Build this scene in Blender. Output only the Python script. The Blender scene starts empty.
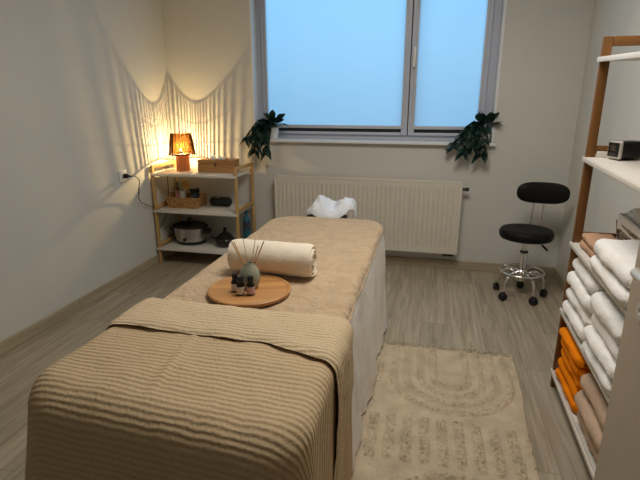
import bpy, bmesh, math, random
from mathutils import Vector, Matrix, noise

random.seed(7)
S = bpy.context.scene
COL = S.collection
PI = math.pi

# ------------------------------------------------------------------ camera
cam_d = bpy.data.cameras.new('camera')
cam_d.lens = 27.0
cam_d.sensor_width = 36.0
cam_d.clip_start = 0.02
cam = bpy.data.objects.new('camera', cam_d)
COL.objects.link(cam)
cam.location = (0, 0, 1.4)
cam.rotation_euler = (PI / 2 - math.atan2(139.4, 480.0), 0, math.atan2(115.0, 500.0))
S.camera = cam

# ------------------------------------------------------------------ world, lights, exposure
W = bpy.data.worlds.new('world')
S.world = W
W.use_nodes = True
W.node_tree.nodes['Background'].inputs[0].default_value = (1.0, 0.96, 0.92, 1)
W.node_tree.nodes['Background'].inputs[1].default_value = 0.10


def area(name, loc, target, sx, sy, power, col):
    d = bpy.data.lights.new(name, 'AREA')
    d.shape = 'RECTANGLE'
    d.size, d.size_y = sx, sy
    d.energy = power
    d.color = col
    o = bpy.data.objects.new(name, d)
    COL.objects.link(o)
    o.location = loc
    o.rotation_euler = (Vector(target) - Vector(loc)).to_track_quat('-Z', 'Y').to_euler()
    return o


area('daylight', (-0.55, 5.6, 2.25), (-0.5, 4.2, 1.75), 3.4, 1.9, 74, (0.24, 0.60, 0.92))
area('ceiling_fill', (-0.05, 2.05, 2.56), (-0.05, 2.05, 0), 0.9, 0.9, 33, (1.0, 0.95, 0.885))  # unseen fill panel under the ceiling, added to lift the room's ambient light

VS = S.view_settings
VS.view_transform = 'Standard'
VS.look = 'None'
VS.gamma = 1.0
VS.exposure = 0.0
VS.use_curve_mapping = False
try:
    S.cycles.use_denoising = True
except Exception:
    pass


# ------------------------------------------------------------------ material helpers
def srgb(r, g, b):
    f = lambda c: (c / 255 / 12.92) if c / 255 <= 0.04045 else ((c / 255 + 0.055) / 1.055) ** 2.4
    return (f(r), f(g), f(b), 1)


def base_mat(name):
    m = bpy.data.materials.new(name)
    m.use_nodes = True
    nt = m.node_tree
    return m, nt, nt.nodes['Principled BSDF']


def N(nt, kind, **kw):
    n = nt.nodes.new(kind)
    for k, v in kw.items():
        if hasattr(n, k):
            setattr(n, k, v)
        else:
            n.inputs[k.replace('_', ' ')].default_value = v
    return n


def mat(name, col, rough=0.5, metal=0.0, var=0.06, scale=8.0, bump=0.0, bscale=60.0, stretch=None, detail=4.0, spec=None, sheen=0.0, bdist=0.01):
    """plain surface with slight colour variation and optional fine bump"""
    m, nt, p = base_mat(name)
    L = nt.links.new
    tc = N(nt, 'ShaderNodeTexCoord')
    mp = N(nt, 'ShaderNodeMapping')
    L(tc.outputs['Object'], mp.inputs[0])
    if stretch:
        mp.inputs['Scale'].default_value = stretch
    nz = N(nt, 'ShaderNodeTexNoise')
    nz.inputs['Scale'].default_value = scale
    nz.inputs['Detail'].default_value = detail
    L(mp.outputs[0], nz.inputs['Vector'])
    rp = N(nt, 'ShaderNodeValToRGB')
    c = col
    rp.color_ramp.elements[0].color = (c[0] * (1 - var * 2), c[1] * (1 - var * 2), c[2] * (1 - var * 2), 1)
    rp.color_ramp.elements[1].color = (min(1, c[0] * (1 + var * 2)), min(1, c[1] * (1 + var * 2)), min(1, c[2] * (1 + var * 2)), 1)
    rp.color_ramp.elements[0].position = 0.25
    rp.color_ramp.elements[1].position = 0.75
    L(nz.outputs['Fac'], rp.inputs[0])
    L(rp.outputs[0], p.inputs['Base Color'])
    p.inputs['Roughness'].default_value = rough
    p.inputs['Metallic'].default_value = metal
    if spec is not None:
        p.inputs['Specular IOR Level'].default_value = spec
    if sheen:
        p.inputs['Sheen Weight'].default_value = sheen
        p.inputs['Sheen Roughness'].default_value = 0.6
    if bump:
        n2 = N(nt, 'ShaderNodeTexNoise')
        n2.inputs['Scale'].default_value = bscale
        n2.inputs['Detail'].default_value = 3
        L(mp.outputs[0], n2.inputs['Vector'])
        b = N(nt, 'ShaderNodeBump')
        b.inputs['Strength'].default_value = bump
        b.inputs['Distance'].default_value = bdist
        L(n2.outputs['Fac'], b.inputs['Height'])
        L(b.outputs[0], p.inputs['Normal'])
    return m


def wood(name, c1, c2, axis=0, rough=0.45, scale=1.0):
    m, nt, p = base_mat(name)
    L = nt.links.new
    tc = N(nt, 'ShaderNodeTexCoord')
    mp = N(nt, 'ShaderNodeMapping')
    s = [30 * scale] * 3
    s[axis] = 2.0 * scale
    mp.inputs['Scale'].default_value = s
    L(tc.outputs['Object'], mp.inputs[0])
    nz = N(nt, 'ShaderNodeTexNoise')
    nz.inputs['Scale'].default_value = 1.6
    nz.inputs['Detail'].default_value = 6
    L(mp.outputs[0], nz.inputs['Vector'])
    rp = N(nt, 'ShaderNodeValToRGB')
    rp.color_ramp.elements[0].color = c1
    rp.color_ramp.elements[1].color = c2
    rp.color_ramp.elements[0].position = 0.3
    rp.color_ramp.elements[1].position = 0.7
    L(nz.outputs['Fac'], rp.inputs[0])
    L(rp.outputs[0], p.inputs['Base Color'])
    p.inputs['Roughness'].default_value = rough
    return m


def floor_mat():
    m, nt, p = base_mat('floor_planks')
    L = nt.links.new
    tc = N(nt, 'ShaderNodeTexCoord')
    mp = N(nt, 'ShaderNodeMapping')
    mp.inputs['Rotation'].default_value = (0, 0, PI / 2)
    L(tc.outputs['Object'], mp.inputs[0])
    br = N(nt, 'ShaderNodeTexBrick')
    br.offset = 0.37
    br.inputs['Color1'].default_value = (0.0, 0, 0, 1)
    br.inputs['Color2'].default_value = (1, 1, 1, 1)
    br.inputs['Mortar'].default_value = (0.5, 0.5, 0.5, 1)
    br.inputs['Scale'].default_value = 1.0
    br.inputs['Brick Width'].default_value = 1.25
    br.inputs['Row Height'].default_value = 0.19
    br.inputs['Mortar Size'].default_value = 0.0016
    br.inputs['Mortar Smooth'].default_value = 0.2
    L(mp.outputs[0], br.inputs['Vector'])
    # grain
    mp2 = N(nt, 'ShaderNodeMapping')
    mp2.inputs['Scale'].default_value = (16.0, 0.9, 1)
    L(tc.outputs['Object'], mp2.inputs[0])
    add = N(nt, 'ShaderNodeVectorMath')
    add.operation = 'ADD'
    L(mp2.outputs[0], add.inputs[0])
    sc = N(nt, 'ShaderNodeVectorMath')
    sc.operation = 'SCALE'
    sc.inputs['Scale'].default_value = 13.0
    L(br.outputs['Color'], sc.inputs[0])
    L(sc.outputs[0], add.inputs[1])
    nz = N(nt, 'ShaderNodeTexNoise')
    nz.inputs['Scale'].default_value = 2.2
    nz.inputs['Detail'].default_value = 8
    nz.inputs['Roughness'].default_value = 0.62
    nz.inputs['Distortion'].default_value = 0.8
    L(add.outputs[0], nz.inputs['Vector'])
    rp = N(nt, 'ShaderNodeValToRGB')
    e = rp.color_ramp.elements
    e[0].position, e[0].color = 0.30, srgb(140, 127, 106)
    e[1].position, e[1].color = 0.72, srgb(188, 175, 152)
    L(nz.outputs['Fac'], rp.inputs[0])
    mx = N(nt, 'ShaderNodeMixRGB')
    mx.blend_type = 'MULTIPLY'
    mx.inputs['Fac'].default_value = 0.12
    L(rp.outputs[0], mx.inputs[1])
    L(br.outputs['Color'], mx.inputs[2])
    mo = N(nt, 'ShaderNodeMixRGB')
    mo.inputs[2].default_value = srgb(122, 110, 92)
    L(br.outputs['Fac'], mo.inputs['Fac'])
    L(mx.outputs[0], mo.inputs[1])
    L(mo.outputs[0], p.inputs['Base Color'])
    p.inputs['Roughness'].default_value = 0.42
    b = N(nt, 'ShaderNodeBump')
    b.inputs['Strength'].default_value = 0.12
    b.inputs['Distance'].default_value = 0.003
    L(nz.outputs['Fac'], b.inputs['Height'])
    L(b.outputs[0], p.inputs['Normal'])
    return m


def ribbed_cloth(name, c1, c2, period):
    """woven throw with soft crinkled ribs that run across uv v"""
    m, nt, p = base_mat(name)
    L = nt.links.new
    uv = N(nt, 'ShaderNodeUVMap')
    sep = N(nt, 'ShaderNodeSeparateXYZ')
    L(uv.outputs[0], sep.inputs[0])
    nz = N(nt, 'ShaderNodeTexNoise')
    nz.inputs['Scale'].default_value = 14
    nz.inputs['Detail'].default_value = 3
    L(uv.outputs[0], nz.inputs['Vector'])
    off = N(nt, 'ShaderNodeMath'); off.operation = 'MULTIPLY_ADD'
    off.inputs[1].default_value = 0.010
    L(nz.outputs['Fac'], off.inputs[0]); L(sep.outputs['Y'], off.inputs[2])
    k = N(nt, 'ShaderNodeMath'); k.operation = 'MULTIPLY'; k.inputs[1].default_value = 2 * PI / period
    L(off.outputs[0], k.inputs[0])
    sn = N(nt, 'ShaderNodeMath'); sn.operation = 'SINE'
    L(k.outputs[0], sn.inputs[0])
    rib = N(nt, 'ShaderNodeMapRange')
    rib.inputs['From Min'].default_value = -1
    rib.inputs['To Max'].default_value = 0.75
    L(sn.outputs[0], rib.inputs['Value'])
    # crinkle across the ribs
    mp = N(nt, 'ShaderNodeMapping')
    mp.inputs['Scale'].default_value = (110, 75, 1)
    L(uv.outputs[0], mp.inputs[0])
    cr = N(nt, 'ShaderNodeTexNoise')
    cr.inputs['Scale'].default_value = 1.0
    cr.inputs['Detail'].default_value = 3
    L(mp.outputs[0], cr.inputs['Vector'])
    h = N(nt, 'ShaderNodeMath'); h.operation = 'MULTIPLY_ADD'
    h.inputs[1].default_value = 1.3
    L(cr.outputs['Fac'], h.inputs[0]); L(rib.outputs[0], h.inputs[2])
    rp = N(nt, 'ShaderNodeValToRGB')
    e = rp.color_ramp.elements
    e[0].position, e[0].color = 0.15, c1
    e[1].position, e[1].color = 0.75, c2
    half = N(nt, 'ShaderNodeMath'); half.operation = 'MULTIPLY'; half.inputs[1].default_value = 0.55
    L(h.outputs[0], half.inputs[0])
    L(half.outputs[0], rp.inputs[0])
    L(rp.outputs[0], p.inputs['Base Color'])
    b = N(nt, 'ShaderNodeBump')
    b.inputs['Strength'].default_value = 0.8
    b.inputs['Distance'].default_value = 0.0035
    L(h.outputs[0], b.inputs['Height'])
    L(b.outputs[0], p.inputs['Normal'])
    p.inputs['Roughness'].default_value = 0.95
    p.inputs['Specular IOR Level'].default_value = 0.1
    return m


def wicker(name, c1, c2, sc):
    m, nt, p = base_mat(name)
    L = nt.links.new
    tc = N(nt, 'ShaderNodeTexCoord')
    vo = N(nt, 'ShaderNodeTexVoronoi')
    vo.inputs['Scale'].default_value = sc
    mp = N(nt, 'ShaderNodeMapping')
    mp.inputs['Scale'].default_value = (1, 1, 1.6)
    L(tc.outputs['Object'], mp.inputs[0]); L(mp.outputs[0], vo.inputs['Vector'])
    rp = N(nt, 'ShaderNodeValToRGB')
    e = rp.color_ramp.elements
    e[0].position, e[0].color = 0.15, c2
    e[1].position, e[1].color = 0.75, c1
    L(vo.outputs['Distance'], rp.inputs[0])
    L(rp.outputs[0], p.inputs['Base Color'])
    inv = N(nt, 'ShaderNodeMath'); inv.operation = 'SUBTRACT'; inv.inputs[0].default_value = 1
    L(vo.outputs['Distance'], inv.inputs[1])
    b = N(nt, 'ShaderNodeBump')
    b.inputs['Strength'].default_value = 0.9
    b.inputs['Distance'].default_value = 0.01
    L(inv.outputs[0], b.inputs['Height'])
    L(b.outputs[0], p.inputs['Normal'])
    p.inputs['Roughness'].default_value = 0.7
    return m


def emissive(name, col, strength):
    m, nt, p = base_mat(name)
    p.inputs['Emission Color'].default_value = col
    p.inputs['Emission Strength'].default_value = strength
    p.inputs['Base Color'].default_value = col
    return m


def clear(name, tint, gloss=0.08):
    m, nt, p = base_mat(name)
    L = nt.links.new
    t = N(nt, 'ShaderNodeBsdfTransparent'); t.inputs[0].default_value = tint
    g = N(nt, 'ShaderNodeBsdfGlossy'); g.inputs['Roughness'].default_value = 0.05
    mx = N(nt, 'ShaderNodeMixShader'); mx.inputs[0].default_value = gloss
    L(t.outputs[0], mx.inputs[1]); L(g.outputs[0], mx.inputs[2])
    L(mx.outputs[0], nt.nodes['Material Output'].inputs[0])
    return m


def translucent(name, col, back, fac, wscale=None):
    m, nt, p = base_mat(name)
    L = nt.links.new
    d = N(nt, 'ShaderNodeBsdfDiffuse'); d.inputs[0].default_value = col
    t = N(nt, 'ShaderNodeBsdfTranslucent'); t.inputs[0].default_value = back
    if wscale:
        tc = N(nt, 'ShaderNodeTexCoord')
        mp = N(nt, 'ShaderNodeMapping'); mp.inputs['Scale'].default_value = wscale
        nz = N(nt, 'ShaderNodeTexNoise'); nz.inputs['Scale'].default_value = 1.0; nz.inputs['Detail'].default_value = 3
        L(tc.outputs['Object'], mp.inputs[0]); L(mp.outputs[0], nz.inputs['Vector'])
        rp = N(nt, 'ShaderNodeValToRGB')
        rp.color_ramp.elements[0].color = tuple(c * 0.93 for c in back[:3]) + (1,)
        rp.color_ramp.elements[1].color = back
        L(nz.outputs['Fac'], rp.inputs[0]); L(rp.outputs[0], t.inputs[0])
    mx = N(nt, 'ShaderNodeMixShader'); mx.inputs[0].default_value = fac
    L(d.outputs[0], mx.inputs[1]); L(t.outputs[0], mx.inputs[2])
    L(mx.outputs[0], nt.nodes['Material Output'].inputs[0])
    return m


M = dict(
    wall=mat('wall_paint', srgb(206, 203, 195), 0.9, var=0.012, scale=3, bump=0.05, bscale=180, bdist=0.002),
    ceil=mat('ceiling_paint', srgb(215, 211, 204), 0.95, var=0.01),
    floor=floor_mat(),
    skirt=wood('skirting_wood', srgb(156, 144, 118), srgb(178, 165, 138), axis=1, scale=0.6),
    skirtx=wood('skirting_wood_across', srgb(156, 144, 118), srgb(178, 165, 138), axis=0, scale=0.6),
    upvc=mat('window_plastic', srgb(188, 192, 204), 0.35, var=0.01),
    reveal=mat('reveal_paint', srgb(226, 226, 226), 0.7, var=0.01),
    seal_gap=mat('rubber_seal_dark_gap', srgb(28, 28, 30), 0.6),
    glass=clear('window_glass', (0.96, 0.98, 1, 1), 0.06),
    blind=translucent('blind_fabric', srgb(225, 230, 232), srgb(235, 245, 250), 0.72, (3, 3, 60)),
    bar=mat('blind_bar', srgb(190, 192, 198), 0.4, var=0.01),
    rad=mat('radiator_enamel', srgb(214, 207, 192), 0.4, var=0.01),
    dark=mat('dark_grey_plastic', srgb(40, 40, 40), 0.5),
    black=mat('black_plastic', srgb(16, 16, 18), 0.4, var=0.1),
    leather=mat('black_leather', srgb(7, 7, 9), 0.55, spec=0.25, var=0.1, bump=0.15, bscale=160, bdist=0.003),
    chrome=mat('chrome', (0.75, 0.74, 0.72, 1), 0.16, 1.0, var=0.02),
    white=mat('white_laminate', srgb(216, 210, 198), 0.4, var=0.01),
    whitepl=mat('white_plastic', srgb(232, 228, 220), 0.4, var=0.01),
    oak=wood('pale_bamboo', srgb(178, 138, 84), srgb(202, 164, 108), axis=2),
    oaky=wood('pale_bamboo_along', srgb(178, 138, 84), srgb(202, 164, 108), axis=1),
    brown=wood('brown_bamboo', srgb(104, 66, 24), srgb(128, 84, 36), axis=2),
    brownx=wood('brown_bamboo_across', srgb(104, 66, 24), srgb(128, 84, 36), axis=0),
    traywood=wood('acacia_wood', srgb(160, 106, 56), srgb(204, 152, 94), axis=0, scale=0.55),
    boxwood=wood('box_wood', srgb(150, 104, 58), srgb(184, 136, 82), axis=0),
    lampwood=wood('lamp_wood', srgb(168, 100, 48), srgb(196, 126, 66), axis=2),
    cane=translucent('cane', srgb(92, 58, 24), srgb(150, 98, 42), 0.05),
    sheet=mat('white_sheet', srgb(240, 236, 228), 0.85, var=0.02, scale=5, bump=0.5, bscale=9, bdist=0.02),
    beige=mat('beige_terry', srgb(196, 169, 136), 0.95, var=0.06, scale=12, bump=1.0, bscale=22, bdist=0.025, sheen=0.15, spec=0.1),
    blanket=ribbed_cloth('ribbed_throw', srgb(186, 160, 124), srgb(206, 182, 146), 0.0175),
    fold=ribbed_cloth('ribbed_throw_underside', srgb(194, 170, 134), srgb(218, 196, 162), 0.0155),
    cream=mat('cream_terry', srgb(238, 224, 202), 0.95, var=0.03, scale=12, bump=0.45, bscale=140, bdist=0.004, sheen=0.2, spec=0.1),
    terry=mat('white_terry', srgb(242, 239, 233), 0.95, var=0.02, scale=12, bump=0.6, bscale=110, bdist=0.005, sheen=0.2, spec=0.1),
    orange=mat('orange_terry', srgb(238, 132, 14), 0.95, var=0.05, scale=12, bump=0.6, bscale=110, bdist=0.005, spec=0.1),
    taupe=mat('taupe_terry', srgb(196, 168, 142), 0.95, var=0.04, scale=12, bump=0.6, bscale=110, bdist=0.005, spec=0.1),
    peach=mat('peach_terry', srgb(184, 146, 118), 0.95, var=0.04, scale=12, bump=0.6, bscale=110, bdist=0.005, spec=0.1),
    rug=mat('rug_cotton', srgb(190, 174, 148), 0.98, var=0.09, scale=11, bump=0.8, bscale=170, bdist=0.005, spec=0.05),
    leaf=mat('dark_leaf', srgb(18, 46, 34), 0.45, var=0.25, scale=14),
    stem=mat('plant_stem', srgb(48, 66, 34), 0.6),
    pot=mat('white_ceramic', srgb(226, 226, 224), 0.3, var=0.01),
    soil=mat('potting_soil', srgb(44, 34, 26), 0.95),
    cradle=mat('white_cover', srgb(226, 230, 236), 0.9, var=0.02, bump=0.4, bscale=14, bdist=0.02),
    celadon=mat('celadon_glaze', srgb(150, 152, 134), 0.3, var=0.08, scale=30),
    reed=wood('reed', srgb(176, 134, 84), srgb(206, 166, 112), axis=2),
    amber=mat('dark_amber_glass', srgb(26, 16, 14), 0.12, var=0.1),
    label=mat('paper_label', srgb(216, 208, 200), 0.7, var=0.05, scale=90),
    pinklabel=mat('pink_paper_label', srgb(196, 166, 170), 0.7, var=0.05, scale=90),
    ink=mat('label_ink', srgb(92, 84, 80), 0.7),
    wick=wicker('rattan_weave', srgb(140, 96, 48), srgb(208, 162, 100), 70),
    greywick=wicker('grey_wicker', srgb(92, 80, 62), srgb(196, 184, 160), 42),
    linen=mat('white_lining', srgb(236, 230, 222), 0.95, var=0.03, bump=0.5, bscale=20, bdist=0.01),
    steel=mat('brushed_steel', (0.52, 0.50, 0.47, 1), 0.32, 1.0, var=0.05, scale=4, stretch=(1, 1, 40)),
    lidglass=clear('lid_glass', (0.50, 0.47, 0.43, 1), 0.14),
    clay=mat('dark_clay', srgb(34, 28, 26), 0.35, var=0.15),
    door=mat('door_paint', srgb(176, 162, 144), 0.55, var=0.012, scale=3),
    pink=mat('pink_plastic', srgb(196, 140, 150), 0.35),
    gold=mat('gold_metal', (0.80, 0.56, 0.20, 1), 0.3, 1.0),
    slate=mat('blue_grey_plastic', srgb(58, 66, 74), 0.4),
    teal=mat('teal_plastic', srgb(34, 96, 118), 0.4),
    silver=mat('silver_plastic', srgb(206, 202, 194), 0.3, 0.3, var=0.02),
    screen=mat('dark_display', srgb(22, 23, 24), 0.12, var=0.1),
    digit=mat('grey_digits', srgb(52, 55, 56), 0.5),
    tissue=mat('white_tissue', srgb(240, 236, 228), 0.9, var=0.01),
)


# ------------------------------------------------------------------ object helpers
def obj(name, me, material, parent=None, smooth=True, loc=None, rot=None):
    if isinstance(me, bmesh.types.BMesh):
        bm = me
        bmesh.ops.recalc_face_normals(bm, faces=bm.faces)
        me = bpy.data.meshes.new(name)
        bm.to_mesh(me)
        bm.free()
    o = bpy.data.objects.new(name, me)
    COL.objects.link(o)
    if material is not None:
        me.materials.clear()
        me.materials.append(material)
    if smooth:
        for p in me.polygons:
            p.use_smooth = True
        try:
            me.set_sharp_from_angle(angle=math.radians(38))
        except Exception:
            pass
    if parent is not None:
        o.parent = parent
    if loc is not None:
        o.location = loc
    if rot is not None:
        o.rotation_euler = rot
    return o


def tag(o, label, cat, group=None, kind=None):
    o['label'] = label
    o['category'] = cat
    if group:
        o['group'] = group
    if kind:
        o['kind'] = kind
    return o


def thing(name, label, cat, loc=(0, 0, 0), rz=0.0, group=None, rx=0.0):
    o = bpy.data.objects.new(name, None)
    o.empty_display_size = 0.05
    COL.objects.link(o)
    o.location = loc
    o.rotation_euler = (rx, 0, rz)
    return tag(o, label, cat, group)


def struct(name, me, material, parent=None, smooth=False):
    o = obj(name, me, material, parent, smooth)
    if parent is None:
        o['kind'] = 'structure'
    return o


def copy_tree(o, parent=None):
    c = o.copy()
    COL.objects.link(c)
    if parent is not None:
        c.parent = parent
    for ch in [x for x in list(bpy.data.objects) if x.parent == o]:
        copy_tree(ch, c)
    return c


def B():
    return bmesh.new()


def box(bm, x0, x1, y0, y1, z0, z1, bev=0.0, seg=2, mtx=None):
    vs = [bm.verts.new((x, y, z)) for x in (x0, x1) for y in (y0, y1) for z in (z0, z1)]
    idx = [(0, 1, 3, 2), (4, 6, 7, 5), (0, 4, 5, 1), (2, 3, 7, 6), (0, 2, 6, 4), (1, 5, 7, 3)]
    fs = [bm.faces.new([vs[i] for i in f]) for f in idx]
    bmesh.ops.recalc_face_normals(bm, faces=fs)
    if mtx is not None:
        bmesh.ops.transform(bm, matrix=mtx, verts=vs)
    if bev > 0:
        es = list({e for f in fs for e in f.edges})
        bmesh.ops.bevel(bm, geom=es, offset=bev, segments=seg, profile=0.5, affect='EDGES')
    return bm


def lathe(bm, prof, n=32, sx=1.0, sy=1.0, c=(0, 0, 0), closed_ends=True):
    rings = []
    for r, z in prof:
        rings.append([bm.verts.new((c[0] + sx * r * math.cos(2 * PI * i / n), c[1] + sy * r * math.sin(2 * PI * i / n), c[2] + z)) for i in range(n)])
    for a, b in zip(rings, rings[1:]):
        for i in range(n):
            bm.faces.new((a[i], a[(i + 1) % n], b[(i + 1) % n], b[i]))
    if closed_ends:
        if prof[0][0] > 1e-6:
            bm.faces.new(list(reversed(rings[0])))
        if prof[-1][0] > 1e-6:
            bm.faces.new(rings[-1])
    return bm


def tube(bm, pts, r, n=10, cap=True):
    pts = [Vector(p) for p in pts]
    rr = r if isinstance(r, (list, tuple)) else [r] * len(pts)
    prev = None
    rings = []
    up = None
    for i, p in enumerate(pts):
        d = (pts[min(i + 1, len(pts) - 1)] - pts[max(i - 1, 0)]).normalized()
        if up is None:
            up = d.orthogonal().normalized()
        up = (up - d * up.dot(d)).normalized()
        s = d.cross(up)
        rings.append([bm.verts.new(p + (up * math.cos(2 * PI * k / n) + s * math.sin(2 * PI * k / n)) * rr[i]) for k in range(n)])
    for a, b in zip(rings, rings[1:]):
        for k in range(n):
            bm.faces.new((a[k], a[(k + 1) % n], b[(k + 1) % n], b[k]))
    if cap:
        bm.faces.new(list(reversed(rings[0])))
        bm.faces.new(rings[-1])
    return bm


def spline(pts, n=8):
    pts = [Vector(p) for p in pts]
    out = []
    P = [pts[0]] + pts + [pts[-1]]
    for i in range(1, len(P) - 2):
        for k in range(n):
            t = k / n
            a, b, c, d = P[i - 1], P[i], P[i + 1], P[i + 2]
            out.append(0.5 * ((2 * b) + (c - a) * t + (2 * a - 5 * b + 4 * c - d) * t * t + (3 * b - a - 3 * c + d) * t ** 3))
    out.append(pts[-1])
    return out


def grid_mesh(name, nu, nv, fn, closed_u=False):
    """fn(i, j) -> (xyz, uv)"""
    V, UV, F = [], [], []
    for j in range(nv):
        for i in range(nu):
            p, uv = fn(i, j)
            V.append(tuple(p)); UV.append(uv)
    for j in range(nv - 1):
        for i in range(nu if closed_u else nu - 1):
            i2 = (i + 1) % nu
            F.append((j * nu + i, j * nu + i2, (j + 1) * nu + i2, (j + 1) * nu + i))
    me = bpy.data.meshes.new(name)
    me.from_pydata(V, [], F)
    ul = me.uv_layers.new(name='UVMap')
    for l in me.loops:
        ul.data[l.index].uv = UV[l.vertex_index]
    me.update()
    return me


def fbm(x, y, z=0.0, o=3):
    return noise.fractal(Vector((x, y, z)), 0.6, 2.0, o)


def smooth01(t):
    t = max(0.0, min(1.0, t))
    return t * t * (3 - 2 * t)


# ------------------------------------------------------------------ the room
XL, XR, YB, YN, ZC = -2.335, 1.06, 4.09, -1.3, 2.6
WX0, WX1, WZ0, WZ1, WY = -1.535, 0.467, 1.072, 2.54, 4.22

struct('floor', box(B(), XL - 0.1, XR + 0.1, YN, YB + 0.1, -0.05, 0), M['floor'])
struct('ceiling', box(B(), XL - 0.1, XR + 0.1, YN, YB + 0.1, ZC, ZC + 0.05), M['ceil'])
struct('wall_left', box(B(), XL - 0.1, XL, YN, YB + 0.35, 0, ZC), M['wall'])
struct('wall_right', box(B(), XR, XR + 0.1, YN, YB + 0.35, 0, ZC), M['wall'])
struct('wall_near', box(B(), XL - 0.1, XR + 0.1, YN - 0.1, YN, 0, ZC), M['wall'])
bm = B()
box(bm, XL, WX0, YB, YB + 0.3, 0, ZC)
box(bm, WX1, XR, YB, YB + 0.3, 0, ZC)
box(bm, WX0, WX1, YB, YB + 0.3, 0, WZ0)
box(bm, WX0, WX1, YB, YB + 0.3, WZ1, ZC)
struct('wall_back', bm, M['wall'])
# white corner strips lining the reveal
bm = B()
box(bm, WX0 - 0.004, WX0 + 0.012, YB - 0.006, WY, WZ0, WZ1)
box(bm, WX1 - 0.012, WX1 + 0.006, YB - 0.006, WY, WZ0, WZ1)
struct('trim_1', bm, M['reveal'])
# skirting boards
bm = B()
box(bm, XL, XL + 0.014, YN, 2.632, 0, 0.078, 0.004)
box(bm, XL, XL + 0.014, 2.636, YB, 0, 0.078, 0.004)
struct('baseboard_left', bm, M['skirt'])
struct('baseboard_back', box(B(), XL + 0.014, XR - 0.014, YB - 0.014, YB, 0, 0.078, 0.004), M['skirtx'])
struct('baseboard_right', box(B(), XR - 0.014, XR, YN, YB, 0, 0.078, 0.004), M['skirt'])

# window: fixed frame, two sashes
win = bpy.data.objects.new('window_1', None)
COL.objects.link(win)
win['kind'] = 'structure'
bm = B()
fx0, fx1 = WX0 + 0.012, WX1 - 0.012
box(bm, fx0, fx0 + 0.042, WY - 0.02, WY + 0.06, WZ0, WZ1, 0.004)
box(bm, fx1 - 0.06, fx1, WY - 0.02, WY + 0.06, WZ0, WZ1, 0.004)
box(bm, fx0 + 0.042, fx1 - 0.06, WY - 0.02, WY + 0.06, WZ0, WZ0 + 0.06, 0.004)
box(bm, fx0 + 0.042, fx1 - 0.06, WY - 0.02, WY + 0.06, WZ1 - 0.05, WZ1, 0.004)
box(bm, -0.235, -0.185, WY - 0.01, WY + 0.06, WZ0 + 0.05, WZ1 - 0.05, 0.003)
struct('window_frame', bm, M['upvc'], win)
SZ0, SZ1 = WZ0 + 0.046, WZ1 - 0.03
sashes = [(fx0 + 0.046, -0.2135), (-0.2065, fx1 - 0.062)]
for k, (a, b) in enumerate(sashes):
    bm = B()
    w = 0.052
    y0, y1 = WY - 0.045, WY - 0.012
    box(bm, a, a + w, y0, y1, SZ0, SZ1, 0.005)
    box(bm, b - w, b, y0, y1, SZ0, SZ1, 0.005)
    box(bm, a + w, b - w, y0, y1, SZ0, SZ0 + 0.024, 0.005)
    box(bm, a + w, b - w, y0, y1, SZ1 - w, SZ1, 0.005)
    struct('window_sash', bm, M['upvc'], win)
    struct('window_pane', box(B(), a + w, b - w, WY - 0.02, WY - 0.014, SZ0 + 0.024, SZ1 - w), M['glass'], win)
    struct('window_dark_strip', box(B(), a + w, b - w, WY - 0.034, WY - 0.021, SZ0 + 0.024, SZ0 + 0.052), M['seal_gap'], win)  # black strip standing in for the unlit glass showing below the blind
bm = B()
box(bm, -0.2130, -0.2070, WY - 0.040, WY - 0.008, SZ0, SZ1)
struct('window_gap_seal', bm, M['seal_gap'], win)
bm = B()
box(bm, -0.192, -0.166, WY - 0.055, WY - 0.045, 1.66, 1.74, 0.004)
box(bm, -0.186, -0.172, WY - 0.085, WY - 0.055, 1.712, 1.73, 0.004)
box(bm, -0.188, -0.170, WY - 0.095, WY - 0.079, 1.66, 1.81, 0.006, 3)
struct('window_handle', bm, M['whitepl'], win)
# sill board
struct('window_sill', box(B(), WX0 - 0.02, WX1 + 0.02, YB - 0.045, WY - 0.02, WZ0 - 0.019, WZ0 + 0.004, 0.006, 3), M['reveal'], win)

# roller blinds fixed on the sashes
for k, (a, b, lab) in enumerate([(sashes[0][0], sashes[0][1], 'wide backlit pale blue roller blind over the larger window pane'),
                                 (sashes[1][0], sashes[1][1], 'narrow backlit pale blue roller blind on the sash with the window handle')]):
    w = 0.040
    t = thing('roller_blind', lab, 'window blind', ((a + b) / 2, WY - 0.048, SZ0 + 0.074))
    hw = (b - a) / 2 - w
    bt = SZ1 - 0.06 - (SZ0 + 0.074)

    def bl(i, j, hw=hw, bt=bt):
        x = -hw + 2 * hw * i / 24
        z = 0.004 + (bt - 0.004) * j / 30
        return (x, 0.001 * math.sin(i * 1.3) + 0.0012 * math.sin(j * 0.9 + i * 0.3), z), (x, z)
    obj('blind_fabric', grid_mesh('blind_fabric', 25, 31, bl), M['blind'], t)
    obj('bottom_bar', box(B(), -hw - 0.004, hw + 0.004, -0.008, 0.006, -0.022, 0.006, 0.004), M['bar'], t)
    obj('cassette', box(B(), -hw - 0.03, hw + 0.03, -0.045, 0.0, bt - 0.03, bt + 0.04, 0.01, 3), M['bar'], t)
    for s in (-1, 1):
        obj('side_guide', box(B(), s * hw - 0.009 if s > 0 else -hw - 0.009, s * hw + 0.009 if s > 0 else -hw + 0.009, -0.007, 0.0015, -0.02, bt - 0.03, 0.002), M['bar'], t)

# ------------------------------------------------------------------ radiator
rx0, rx1, rz0, rz1 = -1.318, 0.256, 0.165, 0.765
t = thing('panel_radiator', 'cream panel radiator on the wall under the window', 'radiator', ((rx0 + rx1) / 2, 4.02, rz0))
hw, hh = (rx1 - rx0) / 2, rz1 - rz0
nr = 40


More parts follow.
